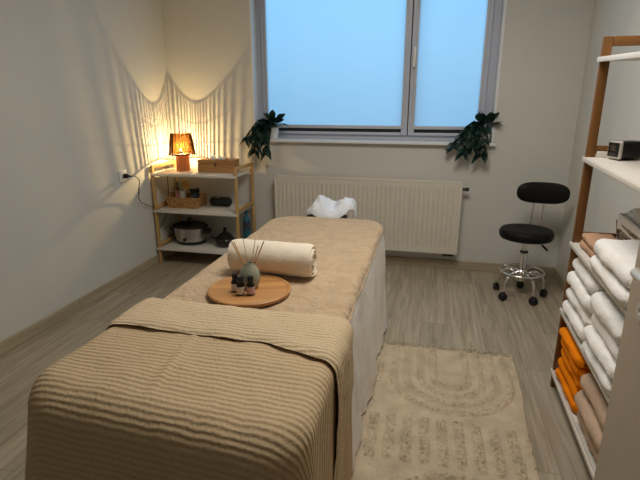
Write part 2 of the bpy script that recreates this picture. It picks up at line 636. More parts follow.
def radfront(i, j):
    x = -hw + 2 * hw * i / (nr * 8)
    z = hh * j / 40
    ph = (i % 8) / 8.0
    groove = smooth01(1 - abs(ph - 0.5) / 0.24)
    e = min(1.0, max(0.0, min(z - 0.035, hh - 0.045 - z) / 0.02))
    e *= min(1.0, max(0.0, min(x + hw - 0.015, hw - 0.015 - x) / 0.01))
    return (x, -0.05 + 0.0085 * groove * e, z), (x, z)


me = grid_mesh('front_panel', nr * 8 + 1, 41, radfront)
obj('front_panel', me, M['rad'], t)
obj('rear_panel', box(B(), -hw, hw, 0.02, 0.03, 0, hh, 0.003), M['rad'], t)
for s in (-1, 1):
    obj('side_cover', box(B(), s * hw - 0.004, s * hw + 0.004, -0.052, 0.035, 0.004, hh + 0.003, 0.003), M['rad'], t)
bm = B()
box(bm, -hw, hw, -0.052, -0.044, hh - 0.006, hh + 0.004, 0.002)
box(bm, -hw, hw, 0.024, 0.034, hh - 0.006, hh + 0.004, 0.002)
for k in range(78):
    x = -hw + 0.02 + (2 * hw - 0.04) * k / 77
    box(bm, x - 0.006, x + 0.006, -0.046, 0.026, hh - 0.004, hh + 0.001)
obj('top_grille', bm, M['rad'], t)
bm = B()
lathe(bm, [(0.011, 0), (0.011, 0.022), (0.015, 0.024), (0.015, 0.05), (0.012, 0.054)], 16)
bmesh.ops.rotate(bm, verts=bm.verts, cent=(0, 0, 0), matrix=Matrix.Rotation(PI / 2, 3, 'Y'))
obj('air_valve', bm, M['dark'], t, loc=(hw + 0.004, -0.01, hh - 0.055))
bm = B()
box(bm, -0.045, 0.045, -0.02, 0.02, -0.03, 0.0, 0.006)
box(bm, -0.035, -0.015, 0.02, 0.066, -0.028, -0.010, 0.004)
box(bm, 0.015, 0.035, 0.02, 0.066, -0.028, -0.010, 0.004)
obj('pipe_valve', bm, M['dark'], t, loc=(hw - 0.07, 0.0, 0.0))
for x in (-0.5, 0.5):
    obj('wall_bracket', box(B(), x - 0.02, x + 0.02, 0.031, 0.069, 0.08, hh - 0.08), M['rad'], t)

# ------------------------------------------------------------------ wall socket and plug
t = thing('wall_socket', 'white double wall socket on the left wall with a black plug in it', 'socket', (XL, 3.285, 0.835))
bm = B()
box(bm, 0, 0.012, -0.045, 0.045, -0.045, 0.045, 0.004, 3)
obj('cover_plate', bm, M['whitepl'], t)
bm = B()
lathe(bm, [(0.021, 0), (0.021, 0.004), (0.017, 0.004), (0.016, -0.006)], 24)
bmesh.ops.rotate(bm, verts=bm.verts, cent=(0, 0, 0), matrix=Matrix.Rotation(PI / 2, 3, 'Y'))
obj('socket_recess', bm, M['whitepl'], t, loc=(0.012, 0, 0))
t = thing('power_cord', 'black plug and cord from the wall socket to the lit lamp', 'cord', (XL, 3.30, 0.835))
bm = B()
lathe(bm, [(0.018, 0), (0.019, 0.012), (0.014, 0.026), (0.007, 0.04), (0.005, 0.055)], 16)
bmesh.ops.rotate(bm, verts=bm.verts, cent=(0, 0, 0), matrix=Matrix.Rotation(PI / 2, 3, 'Y'))
obj('plug', bm, M['black'], t, loc=(0.014, 0, 0))
cpts = [(0.065, 0.0, 0), (0.085, 0.03, -0.005), (0.075, 0.09, -0.05), (0.05, 0.11, -0.12), (0.04, 0.11, -0.18), (0.035, 0.15, -0.24), (0.03, 0.26, -0.29), (0.025, 0.37, -0.33), (0.02, 0.4, -0.38), (0.018, 0.39, -0.48), (0.016, 0.385, -0.52), (0.016, 0.46, -0.5), (0.02, 0.58, -0.35), (0.016, 0.62, -0.1), (0.02, 0.62, -0.0), (0.05, 0.62, -0.035), (0.12, 0.6, -0.055)]
obj('cable', tube(B(), spline(cpts, 8), 0.0033, 8), M['black'], t)
bm = B()
tube(bm, spline([(0.054, 0.108, -0.11), (0.043, 0.112, -0.16)], 4), 0.006, 8)
obj('cord_switch', bm, M['black'], t)

# ------------------------------------------------------------------ small shelf in the corner
SX0, SX1, SY0, SY1 = -2.316, -1.54, 3.645, 4.055
t = thing('corner_shelf', 'low white three tier shelf with pale bamboo frames in the corner below the lamp', 'shelf', (SX0, SY0, 0))
sw, sd = SX1 - SX0, SY1 - SY0
pw = 0.03
for xx, nm in ((0, 0), (sw - 0.022, 1)):
    obj('post', box(B(), xx, xx + 0.022, 0, pw, 0, 0.875, 0.004), M['oak'], t)
    obj('post', box(B(), xx, xx + 0.022, sd - pw, sd, 0, 0.875, 0.004), M['oak'], t)
    obj('top_bar', box(B(), xx, xx + 0.022, pw, sd - pw, 0.845, 0.875, 0.004), M['oaky'], t)
    for z in (0.157, 0.500):
        obj('rung', box(B(), xx + 0.002, xx + 0.02, pw, sd - pw, z, z + 0.03, 0.004), M['oaky'], t)
SZ = (0.150, 0.490, 0.808)
for z in SZ:
    bm = B()
    box(bm, 0.022, sw - 0.022, -0.012, sd - 0.005, z - 0.02, z, 0.003)
    box(bm, 0.0, sw, -0.014, -0.001, z - 0.02, z, 0.003)
    obj('shelf_board', bm, M['white'], t)

# rattan lamp
LX, LY, LZ = -2.122, 3.86, SZ[2] + 0.001
t = thing('rattan_lamp', 'lit small table lamp with woven cane shade on a round wooden base', 'lamp', (LX, LY, LZ))
obj('lamp_base', lathe(B(), [(0.056, 0), (0.059, 0.003), (0.059, 0.142), (0.055, 0.146), (0.0, 0.146)], 40), M['lampwood'], t)
obj('lamp_socket', lathe(B(), [(0.017, 0.1462), (0.017, 0.157), (0.012, 0.160), (0, 0.160)], 16), M['black'], t, loc=(-0.024, 0.020, 0))
bm = B()
z0, z1, r0, r1 = 0.142, 0.318, 0.114, 0.09
rs = random.Random(3)
ns = 66
for k in range(ns):
    a = 2 * PI * (k + rs.uniform(-0.10, 0.10)) / ns
    half = rs.uniform(0.22, 0.33) * 2 * PI / ns
    for th in (0,):
        q = []
        for (r, z) in ((r0, z0), (r1, z1)):
            for s in (-1, 1):
                q.append((r, a + s * half, z))
        outer = [bm.verts.new((r * math.cos(b), r * math.sin(b), z)) for r, b, z in q]
        inner = [bm.verts.new(((r - 0.002) * math.cos(b), (r - 0.002) * math.sin(b), z)) for r, b, z in q]
        for A, flip in ((outer, False), (inner, True)):
            f = [A[0], A[1], A[3], A[2]]
            bm.faces.new(f if not flip else f[::-1])
        for i0, i1 in ((0, 1), (1, 3), (3, 2), (2, 0)):
            bm.faces.new((outer[i1], outer[i0], inner[i0], inner[i1]))
for (zz, h) in ((z0, 0.004), (0.200, 0.0018), (0.262, 0.0018), (z1, 0.0025)):
    rr = r0 + (r1 - r0) * (zz - z0) / (z1 - z0)
    n = 64
    pts = [(rr * math.cos(2 * PI * i / n), rr * math.sin(2 * PI * i / n), zz) for i in range(n + 1)]
    tube(bm, pts, h * 0.7, 6, cap=False)
obj('lamp_shade', bm, M['cane'], t, smooth=False)
obj('shade_ring', tube(tube(B(), [(-0.104, 0, 0.162), (0.104, 0, 0.162)], 0.0012, 6), [(0, -0.104, 0.162), (0, 0.104, 0.162)], 0.0012, 6), M['black'], t)
obj('bulb', lathe(B(), [(0.008, 0.160), (0.012, 0.164), (0.017, 0.17), (0.018, 0.177), (0.016, 0.189), (0.0, 0.198)], 20), clear('bulb_glass', (1, 0.95, 0.85, 1), 0.03), t, loc=(-0.024, 0.020, 0))
obj('filament', lathe(B(), [(0, 0.1685), (0.005, 0.170), (0.0065, 0.1745), (0.005, 0.179), (0, 0.1805)], 14), emissive('hot_filament', (1.0, 0.80, 0.45, 1), 45), t, loc=(-0.024, 0.020, 0))
ld = bpy.data.lights.new('lamp_glow', 'POINT')
ld.energy = 19
ld.color = (1.0, 0.77, 0.40)
ld.shadow_soft_size = 0.0035
lo = bpy.data.objects.new('lamp_glow', ld)
COL.objects.link(lo)
lo.parent = t
lo.location = (-0.024, 0.020, 0.184)

# wooden box with tissues
t = thing('wooden_box', 'brown wooden box with a small latch on the top tier beside the lamp', 'box', (-1.785, 3.86, SZ[2] + 0.001), 0.06)
t.scale = (0.97, 1, 1.2)
obj('box_body', box(B(), -0.168, 0.168, -0.075, 0.075, 0, 0.062, 0.004), M['boxwood'], t)
bm = B()
box(bm, -0.168, 0.168, -0.075, -0.03, 0.064, 0.09, 0.004)
box(bm, -0.168, 0.168, 0.03, 0.075, 0.064, 0.09, 0.004)
box(bm, -0.168, -0.09, -0.03, 0.03, 0.064, 0.09, 0.002)
box(bm, 0.09, 0.168, -0.03, 0.03, 0.064, 0.09, 0.002)
obj('box_lid', bm, M['boxwood'], t)
obj('latch', box(B(), -0.007, 0.007, -0.080, -0.074, 0.046, 0.068, 0.002), M['dark'], t)


def tis(i, j):
    u, v = i / 20 - 0.5, j / 8 - 0.5
    z = 0.088 + 0.022 * max(0, 1 - (2 * abs(v)) ** 2) * (0.6 + 0.5 * math.sin(u * 14)) + 0.008 * fbm(u * 9, v * 5)
    return (u * 0.155, v * 0.05 + 0.008 * math.sin(u * 20), z - 0.001), (u, v)


o = obj('paper_tissue', grid_mesh('paper_tissue', 21, 9, tis), M['tissue'], None, loc=(-1.785, 3.862, SZ[2] + 0.024), rot=(0, 0, 0.06))
tag(o, 'crumpled white tissue sticking out of the wooden box', 'tissue')

# rattan tray basket on the middle tier
bz = SZ[1] + 0.001
BX, BY = -2.105, 3.85
t = thing('rattan_basket', 'brown rattan basket full of bottles on the middle tier', 'basket', (BX, BY, bz), 0.05)


def basket_shell(hx, hy, h, th, flare, hole=False):
    bm = B()
    def ring(ex, z):
        n = 8
        out = []
        X, Y, r = hx + ex, hy + ex, 0.02
        for cx, cy, a0 in ((X - r, Y - r, 0), (-X + r, Y - r, PI / 2), (-X + r, -Y + r, PI), (X - r, -Y + r, 1.5 * PI)):
            for k in range(n + 1):
                a = a0 + PI / 2 * k / n
                out.append(bm.verts.new((cx + r * math.cos(a), cy + r * math.sin(a), z)))
        return out
    rg = [ring(0, 0), ring(flare * 0.5, h * 0.5), ring(flare, h), ring(flare - th, h), ring(-th, th)]
    n = len(rg[0])
    for a, b in zip(rg, rg[1:]):
        for i in range(n):
            bm.faces.new((a[i], a[(i + 1) % n], b[(i + 1) % n], b[i]))
    bm.faces.new(rg[0][::-1])
    bm.faces.new(rg[-1])
    return bm


obj('basket_body', basket_shell(0.14, 0.10, 0.084, 0.008, 0.01), M['wick'], t)
bm = B()
hx, hy, r = 0.149, 0.109, 0.022
pts = []
for cx, cy, a0 in ((hx - r, hy - r, 0), (-hx + r, hy - r, PI / 2), (-hx + r, -hy + r, PI), (hx - r, -hy + r, 1.5 * PI)):
    for k in range(7):
        a = a0 + PI / 2 * k / 6
        pts.append((cx + r * math.cos(a), cy + r * math.sin(a), 0.09))
pts.append(pts[0])
tube(bm, pts, 0.007, 8, cap=False)
obj('basket_rim', bm, M['wick'], t)
for s in (-1, 1):
    bm = B()
    tube(bm, spline([(s * 0.147, -0.05, 0.09), (s * 0.153, -0.035, 0.112), (s * 0.153, 0.035, 0.112), (s * 0.147, 0.05, 0.09)], 6), 0.007, 8)
    obj('basket_handle', bm, M['wick'], t)
fz = bz + 0.0095
t = thing('spray_bottle', 'slim pink spray bottle with black pump in the rattan basket', 'bottle', (-2.19, 3.845, fz), group=None)
t.scale = (1, 1, 1.12)
obj('bottle_body', lathe(B(), [(0.02, 0), (0.022, 0.004), (0.022, 0.09), (0.012, 0.115), (0.010, 0.12), (0, 0.12)], 20), M['pink'], t)
obj('pump', lathe(B(), [(0.012, 0.12), (0.012, 0.14), (0.007, 0.142), (0.007, 0.165), (0.011, 0.166), (0.011, 0.18), (0, 0.182)], 16), M['black'], t)
t = thing('white_jar', 'white jar standing in the rattan basket between the pink and black containers', 'jar', (-2.135, 3.835, fz))
t.scale = (1.05, 1.05, 1.2)
obj('jar_body', lathe(B(), [(0.024, 0), (0.026, 0.004), (0.026, 0.10), (0.022, 0.107), (0, 0.107)], 20), M['pot'], t)
obj('jar_label', lathe(B(), [(0.0264, 0.03), (0.0264, 0.075)], 20, closed_ends=False), M['label'], t)
t = thing('gold_ring_ornament', 'round gold ring ornament standing behind the jars in the basket', 'ornament', (-2.14, 3.905, fz))
t.scale = (1.1, 1, 1.14)
bm = B()
pts = [(0.034 * math.cos(2 * PI * i / 32), 0, 0.155 + 0.034 * math.sin(2 * PI * i / 32)) for i in range(33)]
tube(bm, pts, 0.006, 8, cap=False)
obj('ring', bm, M['gold'], t)
obj('disc', lathe(B(), [(0, -0.002), (0.03, -0.002), (0.03, 0.002), (0, 0.002)], 28), mat('amber_disc', srgb(190, 150, 70), 0.4), t, rot=(PI / 2, 0, 0), loc=(0, 0, 0.155))
obj('stand', lathe(B(), [(0.022, 0), (0.022, 0.006), (0.006, 0.01), (0.006, 0.122), (0, 0.122)], 16), M['gold'], t)
t = thing('black_jar', 'wide black lidded jar in the rattan basket', 'jar', (-2.045, 3.885, fz))
t.scale = (1.05, 1.05, 1.3)
obj('jar_body', lathe(B(), [(0.036, 0), (0.039, 0.004), (0.039, 0.085), (0.036, 0.088), (0, 0.088)], 24), M['slate'], t)
obj('jar_lid', lathe(B(), [(0.041, 0.0885), (0.041, 0.115), (0.038, 0.118), (0, 0.118)], 24), M['black'], t)
t = thing('blue_grey_jar', 'smaller blue grey jar at the front of the basket before the black one', 'jar', (-2.01, 3.81, fz))
t.scale = (1, 1, 1.25)
obj('jar_body', lathe(B(), [(0.024, 0), (0.026, 0.003), (0.026, 0.065), (0, 0.068)], 20), M['slate'], t)
obj('jar_lid', lathe(B(), [(0.027, 0.0685), (0.027, 0.083), (0.025, 0.085), (0, 0.085)], 20), M['slate'], t)

# portable speaker
t = thing('portable_speaker', 'black cylindrical portable speaker on the middle tier beside the basket', 'speaker', (-1.815, 3.925, bz + 0.0425), -0.08)
bm = B()
lathe(bm, [(0, -0.092), (0.034, -0.092), (0.040, -0.086), (0.042, -0.075), (0.0425, 0), (0.042, 0.075), (0.040, 0.086), (0.034, 0.092), (0, 0.092)], 28)
bmesh.ops.rotate(bm, verts=bm.verts, cent=(0, 0, 0), matrix=Matrix.Rotation(PI / 2, 3, 'Y'))
obj('speaker_body', bm, M['black'], t)
for s in (-1, 1):
    bm = B()
    lathe(bm, [(0.020, 0), (0.029, 0), (0.029, 0.003), (0.020, 0.003)], 24, closed_ends=False)
    bmesh.ops.rotate(bm, verts=bm.verts, cent=(0, 0, 0), matrix=Matrix.Rotation(PI / 2, 3, 'Y'))
    obj('end_ring', bm, M['dark'], t, loc=(s * 0.0925, 0, 0))
obj('speaker_badge', box(B(), -0.026, -0.008, -0.020, -0.008, 0.034, 0.041, 0.002), M['silver'], t)

# slow cooker
cz = SZ[0] + 0.001
t = thing('slow_cooker', 'oval steel slow cooker with glass lid and black handles on the lowest tier', 'slow cooker', (-2.10, 3.86, cz))
t.scale = (0.93, 0.95, 0.97)
sx, sy = 1.0, 0.78
obj('cooker_body', lathe(B(), [(0.135, 0.022), (0.150, 0.03), (0.166, 0.14), (0.168, 0.158), (0.150, 0.160), (0.148, 0.15), (0.145, 0.14), (0, 0.14)], 48, sx, sy), M['steel'], t)
obj('cooker_base', lathe(B(), [(0.125, 0), (0.145, 0.002), (0.152, 0.02), (0.150, 0.032), (0.1, 0.033), (0, 0.033)], 48, sx, sy), M['black'], t)
obj('cooker_rim', lathe(B(), [(0.150, 0.158), (0.174, 0.156), (0.176, 0.166), (0.170, 0.172), (0.150, 0.170)], 48, sx, sy), M['black'], t)
obj('glass_lid', lathe(B(), [(0.162, 0.173), (0.150, 0.181), (0.11, 0.193), (0.06, 0.199), (0, 0.201)], 48, sx, sy), M['lidglass'], t)
obj('lid_knob', lathe(B(), [(0.016, 0.2015), (0.014, 0.210), (0.030, 0.218), (0.032, 0.228), (0.024, 0.236), (0, 0.237)], 24), M['black'], t)
for s in (-1, 1):
    obj('side_handle', box(B(), s * 0.184 - 0.022, s * 0.184 + 0.022, -0.045, 0.045, 0.098, 0.142, 0.012, 3), M['black'], t)
bm = B()
lathe(bm, [(0.016, 0), (0.016, 0.012), (0.012, 0.014), (0, 0.014)], 18)
bmesh.ops.rotate(bm, verts=bm.verts, cent=(0, 0, 0), matrix=Matrix.Rotation(PI / 2, 3, 'X'))
obj('control_dial', bm, M['black'], t, loc=(0.0, -0.124, 0.055))

# dark pointed pot
t = thing('clay_pot', 'dark round pot with a pointed lid on the lowest tier beside the slow cooker', 'pot', (-1.745, 3.82, cz))
t.scale = (1.12, 1.12, 0.86)
obj('pot_body', lathe(B(), [(0.04, 0), (0.06, 0.01), (0.078, 0.045), (0.076, 0.075), (0.06, 0.10), (0.05, 0.104), (0, 0.104)], 36), M['clay'], t)
obj('pot_lid', lathe(B(), [(0.062, 0.1045), (0.05, 0.12), (0.028, 0.142), (0.014, 0.158), (0.012, 0.176), (0.016, 0.186), (0.009, 0.198), (0, 0.20)], 30), M['clay'], t)
bm = B()
tube(bm, spline([(-0.07, 0, 0.07), (-0.10, 0, 0.075), (-0.125, 0, 0.095)], 6), [0.012] * 12 + [0.009], 10)
obj('pot_spout', bm, M['clay'], t)
# teal bottle at back of the lowest tier
t = thing('teal_bottle', 'tall teal bottle with dark label at the far end of the lowest tier', 'bottle', (-1.602, 3.985, cz))
obj('bottle_body', lathe(B(), [(0.03, 0), (0.034, 0.005), (0.034, 0.20), (0.028, 0.225), (0.014, 0.245), (0.014, 0.262), (0, 0.262)], 24), M['teal'], t)
obj('bottle_label', lathe(B(), [(0.0345, 0.12), (0.0345, 0.195)], 24, closed_ends=False), M['slate'], t)
obj('bottle_cap', lathe(B(), [(0.017, 0.2625), (0.017, 0.295), (0, 0.297)], 20), M['teal'], t)

# ------------------------------------------------------------------ treatment table
TX, TW, TY0, TY1, TZ = -0.632, 0.362, 0.99, 3.03, 0.655    # centre, half width, foot, head, top


def rrect(hx, hy, r, n=10, m=(40, 90)):
    """rounded rectangle path, returns (point, outward normal) evenly spread"""
    out = []
    def seg(a, b, k, nx, ny):
        for i in range(k):
            tt = i / k
            out.append((Vector((a[0] + (b[0] - a[0]) * tt, a[1] + (b[1] - a[1]) * tt)), Vector((nx, ny))))
    def arc(cx, cy, a0):
        for i in range(n):
            a = a0 + PI / 2 * i / n
            out.append((Vector((cx + r * math.cos(a), cy + r * math.sin(a))), Vector((math.cos(a), math.sin(a)))))
    seg((hx, -hy + r), (hx, hy - r), m[1], 1, 0); arc(hx - r, hy - r, 0)
    seg((hx - r, hy), (-hx + r, hy), m[0], 0, 1); arc(-hx + r, hy - r, PI / 2)
    seg((-hx, hy - r), (-hx, -hy + r), m[1], -1, 0); arc(-hx + r, -hy + r, PI)
    seg((-hx + r, -hy), (hx - r, -hy), m[0], 0, -1); arc(hx - r, -hy + r, 1.5 * PI)
    return out


def drape(name, hx, hy, rc, ztop, edge, hem, wave, flare, seed, nd=18, bulge=0.0):
    """cloth that covers a rectangular top and falls over its edges. hem(point) gives the z of the hem"""
    path = rrect(hx, hy, rc)
    n = len(path)
    ins = [1.0, 0.9, 0.75, 0.55, 0.35, 0.18, 0.09]        # rings on the top, by inset share
    rings = []
    L = 0
    def fn(i, j):
        p, nn = path[i]
        spine = Vector((0, max(-(hy - hx), min(hy - hx, p.y))))
        base = p - nn * edge
        if j < len(ins):
            q = base.lerp(spine, ins[j])
            z = ztop + 0.003 * fbm(q.x * 6, q.y * 6, seed) + bulge * 0
            return (q.x, q.y, z), (q.x, q.y)
        k = j - len(ins)
        if k < 6:
            a = PI / 2 * k / 5
            q = base + nn * edge * math.sin(a)
            z = ztop - edge * (1 - math.cos(a)) + 0.003 * fbm(q.x * 6, q.y * 6, seed) * math.cos(a)
            drop = edge * a
            return (q.x, q.y, z), (p.x + nn.x * drop, p.y + nn.y * drop)
        f = (k - 5) / (nd)
        hz = hem(p)
        z0 = ztop - edge
        z = z0 + (hz - z0) * f
        s = i / n * 2 * PI
        w = wave * f * (math.sin(s * 11 + seed) * 0.35 + math.sin(s * 23 + seed * 2 + 2 * f) * 0.3 + 1.3 * fbm(p.x * 4, p.y * 4, seed + 0.8 * f))
        q = p + nn * (flare * f ** 0.6 + w)
        drop = edge * 1.57 + (z0 - z)
        return (q.x, q.y, z), (p.x + nn.x * drop, p.y + nn.y * drop)
    return grid_mesh(name, n, len(ins) + 6 + nd, fn, closed_u=True)


cy, hy = (TY0 + TY1) / 2, (TY1 - TY0) / 2
t = thing('massage_table', 'massage table hidden under white sheet, beige cover and ribbed blanket', 'massage table', (TX, cy, 0))
obj('tabletop', box(B(), -TW + 0.02, TW - 0.02, -hy + 0.03, hy - 0.03, 0.56, TZ - 0.008, 0.03, 4), M['white'], t)
for a in (-1, 1):
    for b in (-1, 1):
        obj('leg', box(B(), a * 0.29 - 0.02, a * 0.29 + 0.02, b * 0.78 - 0.02, b * 0.78 + 0.02, 0, 0.559), M['oak'], t)

me = drape('bed_sheet', TW + 0.004, hy + 0.004, 0.13, TZ - 0.004, 0.03, lambda p: 0.02, 0.018, 0.045, 1.7)
o = obj('bed_sheet', me, M['sheet'], None, loc=(TX, cy, 0))
tag(o, 'long white sheet hanging to the floor around the massage table', 'sheet')

by0, by1 = 1.1, TY1 + 0.008
me = drape('table_cover', TW + 0.010, (by1 - by0) / 2, 0.16, TZ + 0.006, 0.035,
           lambda p: TZ - 0.034 - 0.010 * fbm(p.x * 4, p.y * 4, 3) - (0.05 if p.x < 0 else 0.0), 0.003, 0.004, 4.1, nd=5)
o = obj('table_cover', me, M['beige'], None, loc=(TX, (by0 + by1) / 2, 0))
tag(o, 'beige towelling cover spread over the top of the massage table', 'towel cover')

# ribbed blanket over the foot of the table
BF = 1.50            # far edge of the blanket
BE = 0.045
bl_hx = TW + 0.032
bl_y0 = 0.855


def blanket_fn():
    # U shaped path: left side from the far edge to the foot, across, and back along the right side
    rc = 0.13
    pth = []
    x0, x1, y0 = -bl_hx, bl_hx, bl_y0
    nS, nC, nF = 46, 16, 60
    for i in range(nS):
        pth.append((Vector((x0, BF + (y0 + rc - BF) * i / nS)), Vector((-1, 0))))
    for i in range(nC):
        a = PI + PI / 2 * i / nC
        pth.append((Vector((x0 + rc + rc * math.cos(a), y0 + rc + rc * math.sin(a))), Vector((math.cos(a), math.sin(a)))))
    for i in range(nF):
        pth.append((Vector((x0 + rc + (x1 - x0 - 2 * rc) * i / nF, y0)), Vector((0, -1))))
    for i in range(nC):
        a = 1.5 * PI + PI / 2 * i / nC
        pth.append((Vector((x1 - rc + rc * math.cos(a), y0 + rc + rc * math.sin(a))), Vector((math.cos(a), math.sin(a)))))
    for i in range(nS + 1):
        pth.append((Vector((x1, y0 + rc + (BF - y0 - rc) * i / nS)), Vector((1, 0))))
    n = len(pth)
    ins = [k / 30 for k in range(30, 0, -1)] + [0.0]
    nd = 22
    zt = TZ + 0.017

    widen = lambda q: (0.045 * smooth01((1.35 - q.y) / 0.5) * min(1.0, max(0.0, -q.x / 0.36)))
    skew = lambda q: 0.09 * q.x * smooth01((1.3 - q.y) / 0.4)
    crease = lambda q: 0.007 * math.exp(-((q.x + 0.055 + 0.10 * (q.y - 1.1)) / 0.012) ** 2) * smooth01((q.y - 0.92) / 0.1)

    def fn(i, j):
        p, nn = pth[i]
        spine = Vector((0, max(p.y, y0 + bl_hx)))
        E = BE + 0.05 * max(0.0, -nn.y)
        base = p - nn * E
        sag = lambda q: 0.006 * fbm(q.x * 5, q.y * 5, 9.0) - 0.012 * smooth01((y0 + 0.35 - q.y) / 0.35)
        if j < len(ins):
            q = base.lerp(spine, ins[j])
            return (q.x - widen(q), q.y - skew(q), zt + sag(q) + crease(q)), (q.x, q.y)
        k = j - len(ins) + 1
        if k <= 6:
            a = PI / 2 * k / 6
            q = base + nn * E * math.sin(a)
            dr = E * a
            return (q.x - widen(q), q.y - skew(q), zt + sag(q) - E * (1 - math.cos(a))), (base.x + nn.x * dr, base.y + nn.y * dr)
        f = (k - 6) / nd
        z0 = zt + sag(p) - E
        hz = 0.05 if nn.x < 0.5 else 0.04
        z = z0 + (hz - z0) * f
        s = i / n
        corner = math.exp(-((s - 0.32) / 0.05) ** 2) + math.exp(-((s - 0.69) / 0.045) ** 2)
        w = f * (0.010 * math.sin(s * 95) + 0.03 * fbm(p.x * 4 + 3, p.y * 4, 5.0) + 0.045 * corner * math.sin(s * 140) * f)
        w *= 1 - 0.75 * max(0.0, nn.x)
        q = p + nn * ((0.055 - 0.04 * max(0.0, nn.x)) * f + 0.05 * corner * f + w)
        dr = E * 1.57 + z0 - z
        return (q.x - widen(q), q.y - skew(q), z), (base.x + nn.x * dr, base.y + nn.y * dr)
    return grid_mesh('blanket', n, len(ins) + 6 + nd, fn)


blanket = obj('ribbed_blanket', blanket_fn(), M['blanket'], None, loc=(TX, 0, 0))
tag(blanket, 'ribbed sand coloured blanket folded over the foot of the massage table', 'blanket')
sol = blanket.modifiers.new('thickness', 'SOLIDIFY'); sol.thickness = 0.004; sol.offset = -1


def fold_fn():
    # folded-back strip of the blanket: closed flat loop swept from the left edge, over the top, down the right side
    zt = TZ + 0.026
    hx = bl_hx + 0.006
    pts = []
    for i in range(9):
        pts.append((Vector((-hx - 0.012 * (1 - i / 8), zt - 0.045 - 0.22 * (1 - i / 8))), Vector((-1, 0))))
    for i in range(1, 8):
        a = PI - PI / 2 * i / 8
        pts.append((Vector((-hx + 0.045 + 0.045 * math.cos(a), zt - 0.045 + 0.045 * math.sin(a))), Vector((math.cos(a), math.sin(a)))))
    for i in range(50):
        pts.append((Vector((-hx + 0.045 + (2 * hx - 0.09) * i / 50, zt)), Vector((0, 1))))
    for i in range(8):
        a = PI / 2 - PI / 2 * i / 8
        pts.append((Vector((hx - 0.045 + 0.045 * math.cos(a), zt - 0.045 + 0.045 * math.sin(a))), Vector((math.cos(a), math.sin(a)))))
    for i in range(31):
        f = i / 30
        pts.append((Vector((hx + 0.008 * f + 0.008 * math.sin(f * 6), zt - 0.045 - (zt - 0.09) * f)), Vector((1, 0))))
    ny = 14
    loop = []
    for k in range(ny):
        loop.append((k / (ny - 1), 1))
    for k in range(ny):
        loop.append((1 - k / (ny - 1), -1))
    nl = len(loop)

    def fn(i, j):
        p, nn = pts[j]
        u, s = loop[i % nl]
        # ends of the flat loop are round
        e = math.sqrt(max(0.0, 1 - (2 * u - 1) ** 8))
        x = p.x
        ya = 1.265 + 0.012 * fbm(x * 5, 0, 2) - 0.07 * smooth01((x - 0.1) / 0.35)
        yb = BF + 0.010 * fbm(x * 4, 3, 8) - 0.02 * (x + 0.4)
        drop = max(0.0, (zt - 0.045 - p.y)) if nn.x > 0.5 else 0
        ya -= 0.10 * drop
        yb -= 0.16 * drop
        y = ya + (yb - ya) * u
        th = 0.009 * e * (1 - 0.5 * smooth01(drop / 0.1))
        off = nn * (s * th + 0.004 + 0.006 * fbm(x * 6, y * 9, p.y * 6))
        q = p + off
        return (q.x, y, q.y), (x + p.y, y)
    return grid_mesh('fold', nl, len(pts), fn, closed_u=True)


o = obj('folded_edge', fold_fn(), M['fold'], blanket)

# face cradle under a white cover at the head of the table
t = thing('face_cradle', 'face cradle at the head of the table under a crumpled white cover', 'face cradle', (-0.655, 3.20, 0.645))


def cr(i, j):
    a = 2 * PI * i / 72
    rho = (j / 26)
    ca, sa = math.cos(a), math.sin(a)
    x = 0.178 * rho * math.copysign(abs(ca) ** 0.8, ca)
    y = 0.135 * rho * math.copysign(abs(sa) ** 0.8, sa)
    f = (x + 0.178) / 0.356
    knots = [(0, 0.0), (0.1, 0.36), (0.22, 0.82), (0.29, 0.97), (0.38, 0.93), (0.52, 0.68), (0.62, 0.70), (0.78, 0.86), (0.90, 0.90), (0.97, 0.62), (1.0, 0.0)]
    for (p0, v0), (p1, v1) in zip(knots, knots[1:]):
        if p0 <= f <= p1 + 1e-9:
            sx_ = v0 + (v1 - v0) * smooth01((f - p0) / (p1 - p0)) * 0.5 + (v1 - v0) * 0.5 * (f - p0) / (p1 - p0)
            break
    else:
        sx_ = 0.0
    z = 0.128 * sx_ * max(0.0, 1 - abs(y / 0.137) ** 3)
    z -= 0.045 * math.exp(-((x - 0.01) / 0.045) ** 2 - ((y + 0.05) / 0.06) ** 2)
    cr_ = 0.010 * math.sin(x * 60 + y * 45 + 4 * fbm(x * 7, y * 7, 2)) + 0.018 * fbm(x * 9, y * 9, 6.0)
    z += cr_ * (1 - rho ** 4)
    if rho > 0.97:
        z -= 0.02
    return (x, y, max(z, -0.03)), (x, y)


me = grid_mesh('cradle', 72, 27, cr, closed_u=True)
obj('cradle_cover', me, M['cradle'], t)
for s in (-1, 1):
    obj('cradle_bracket', box(B(), s * 0.11 - 0.025 - 0.02, s * 0.11 + 0.025 - 0.02, -0.125 - 0.02 * (s < 0), 0.0, -0.028, -0.004, 0.004), M['black'], t)

# rolled towel
t0 = Vector((-0.832, 1.905, TZ + 0.011)); t1 = Vector((-0.462, 1.895, TZ + 0.011))
rl = (t1 - t0).length / 2
R0 = 0.082
turns, th = 4.6, 0.0165
ang = math.atan2(t1.y - t0.y, t1.x - t0.x)


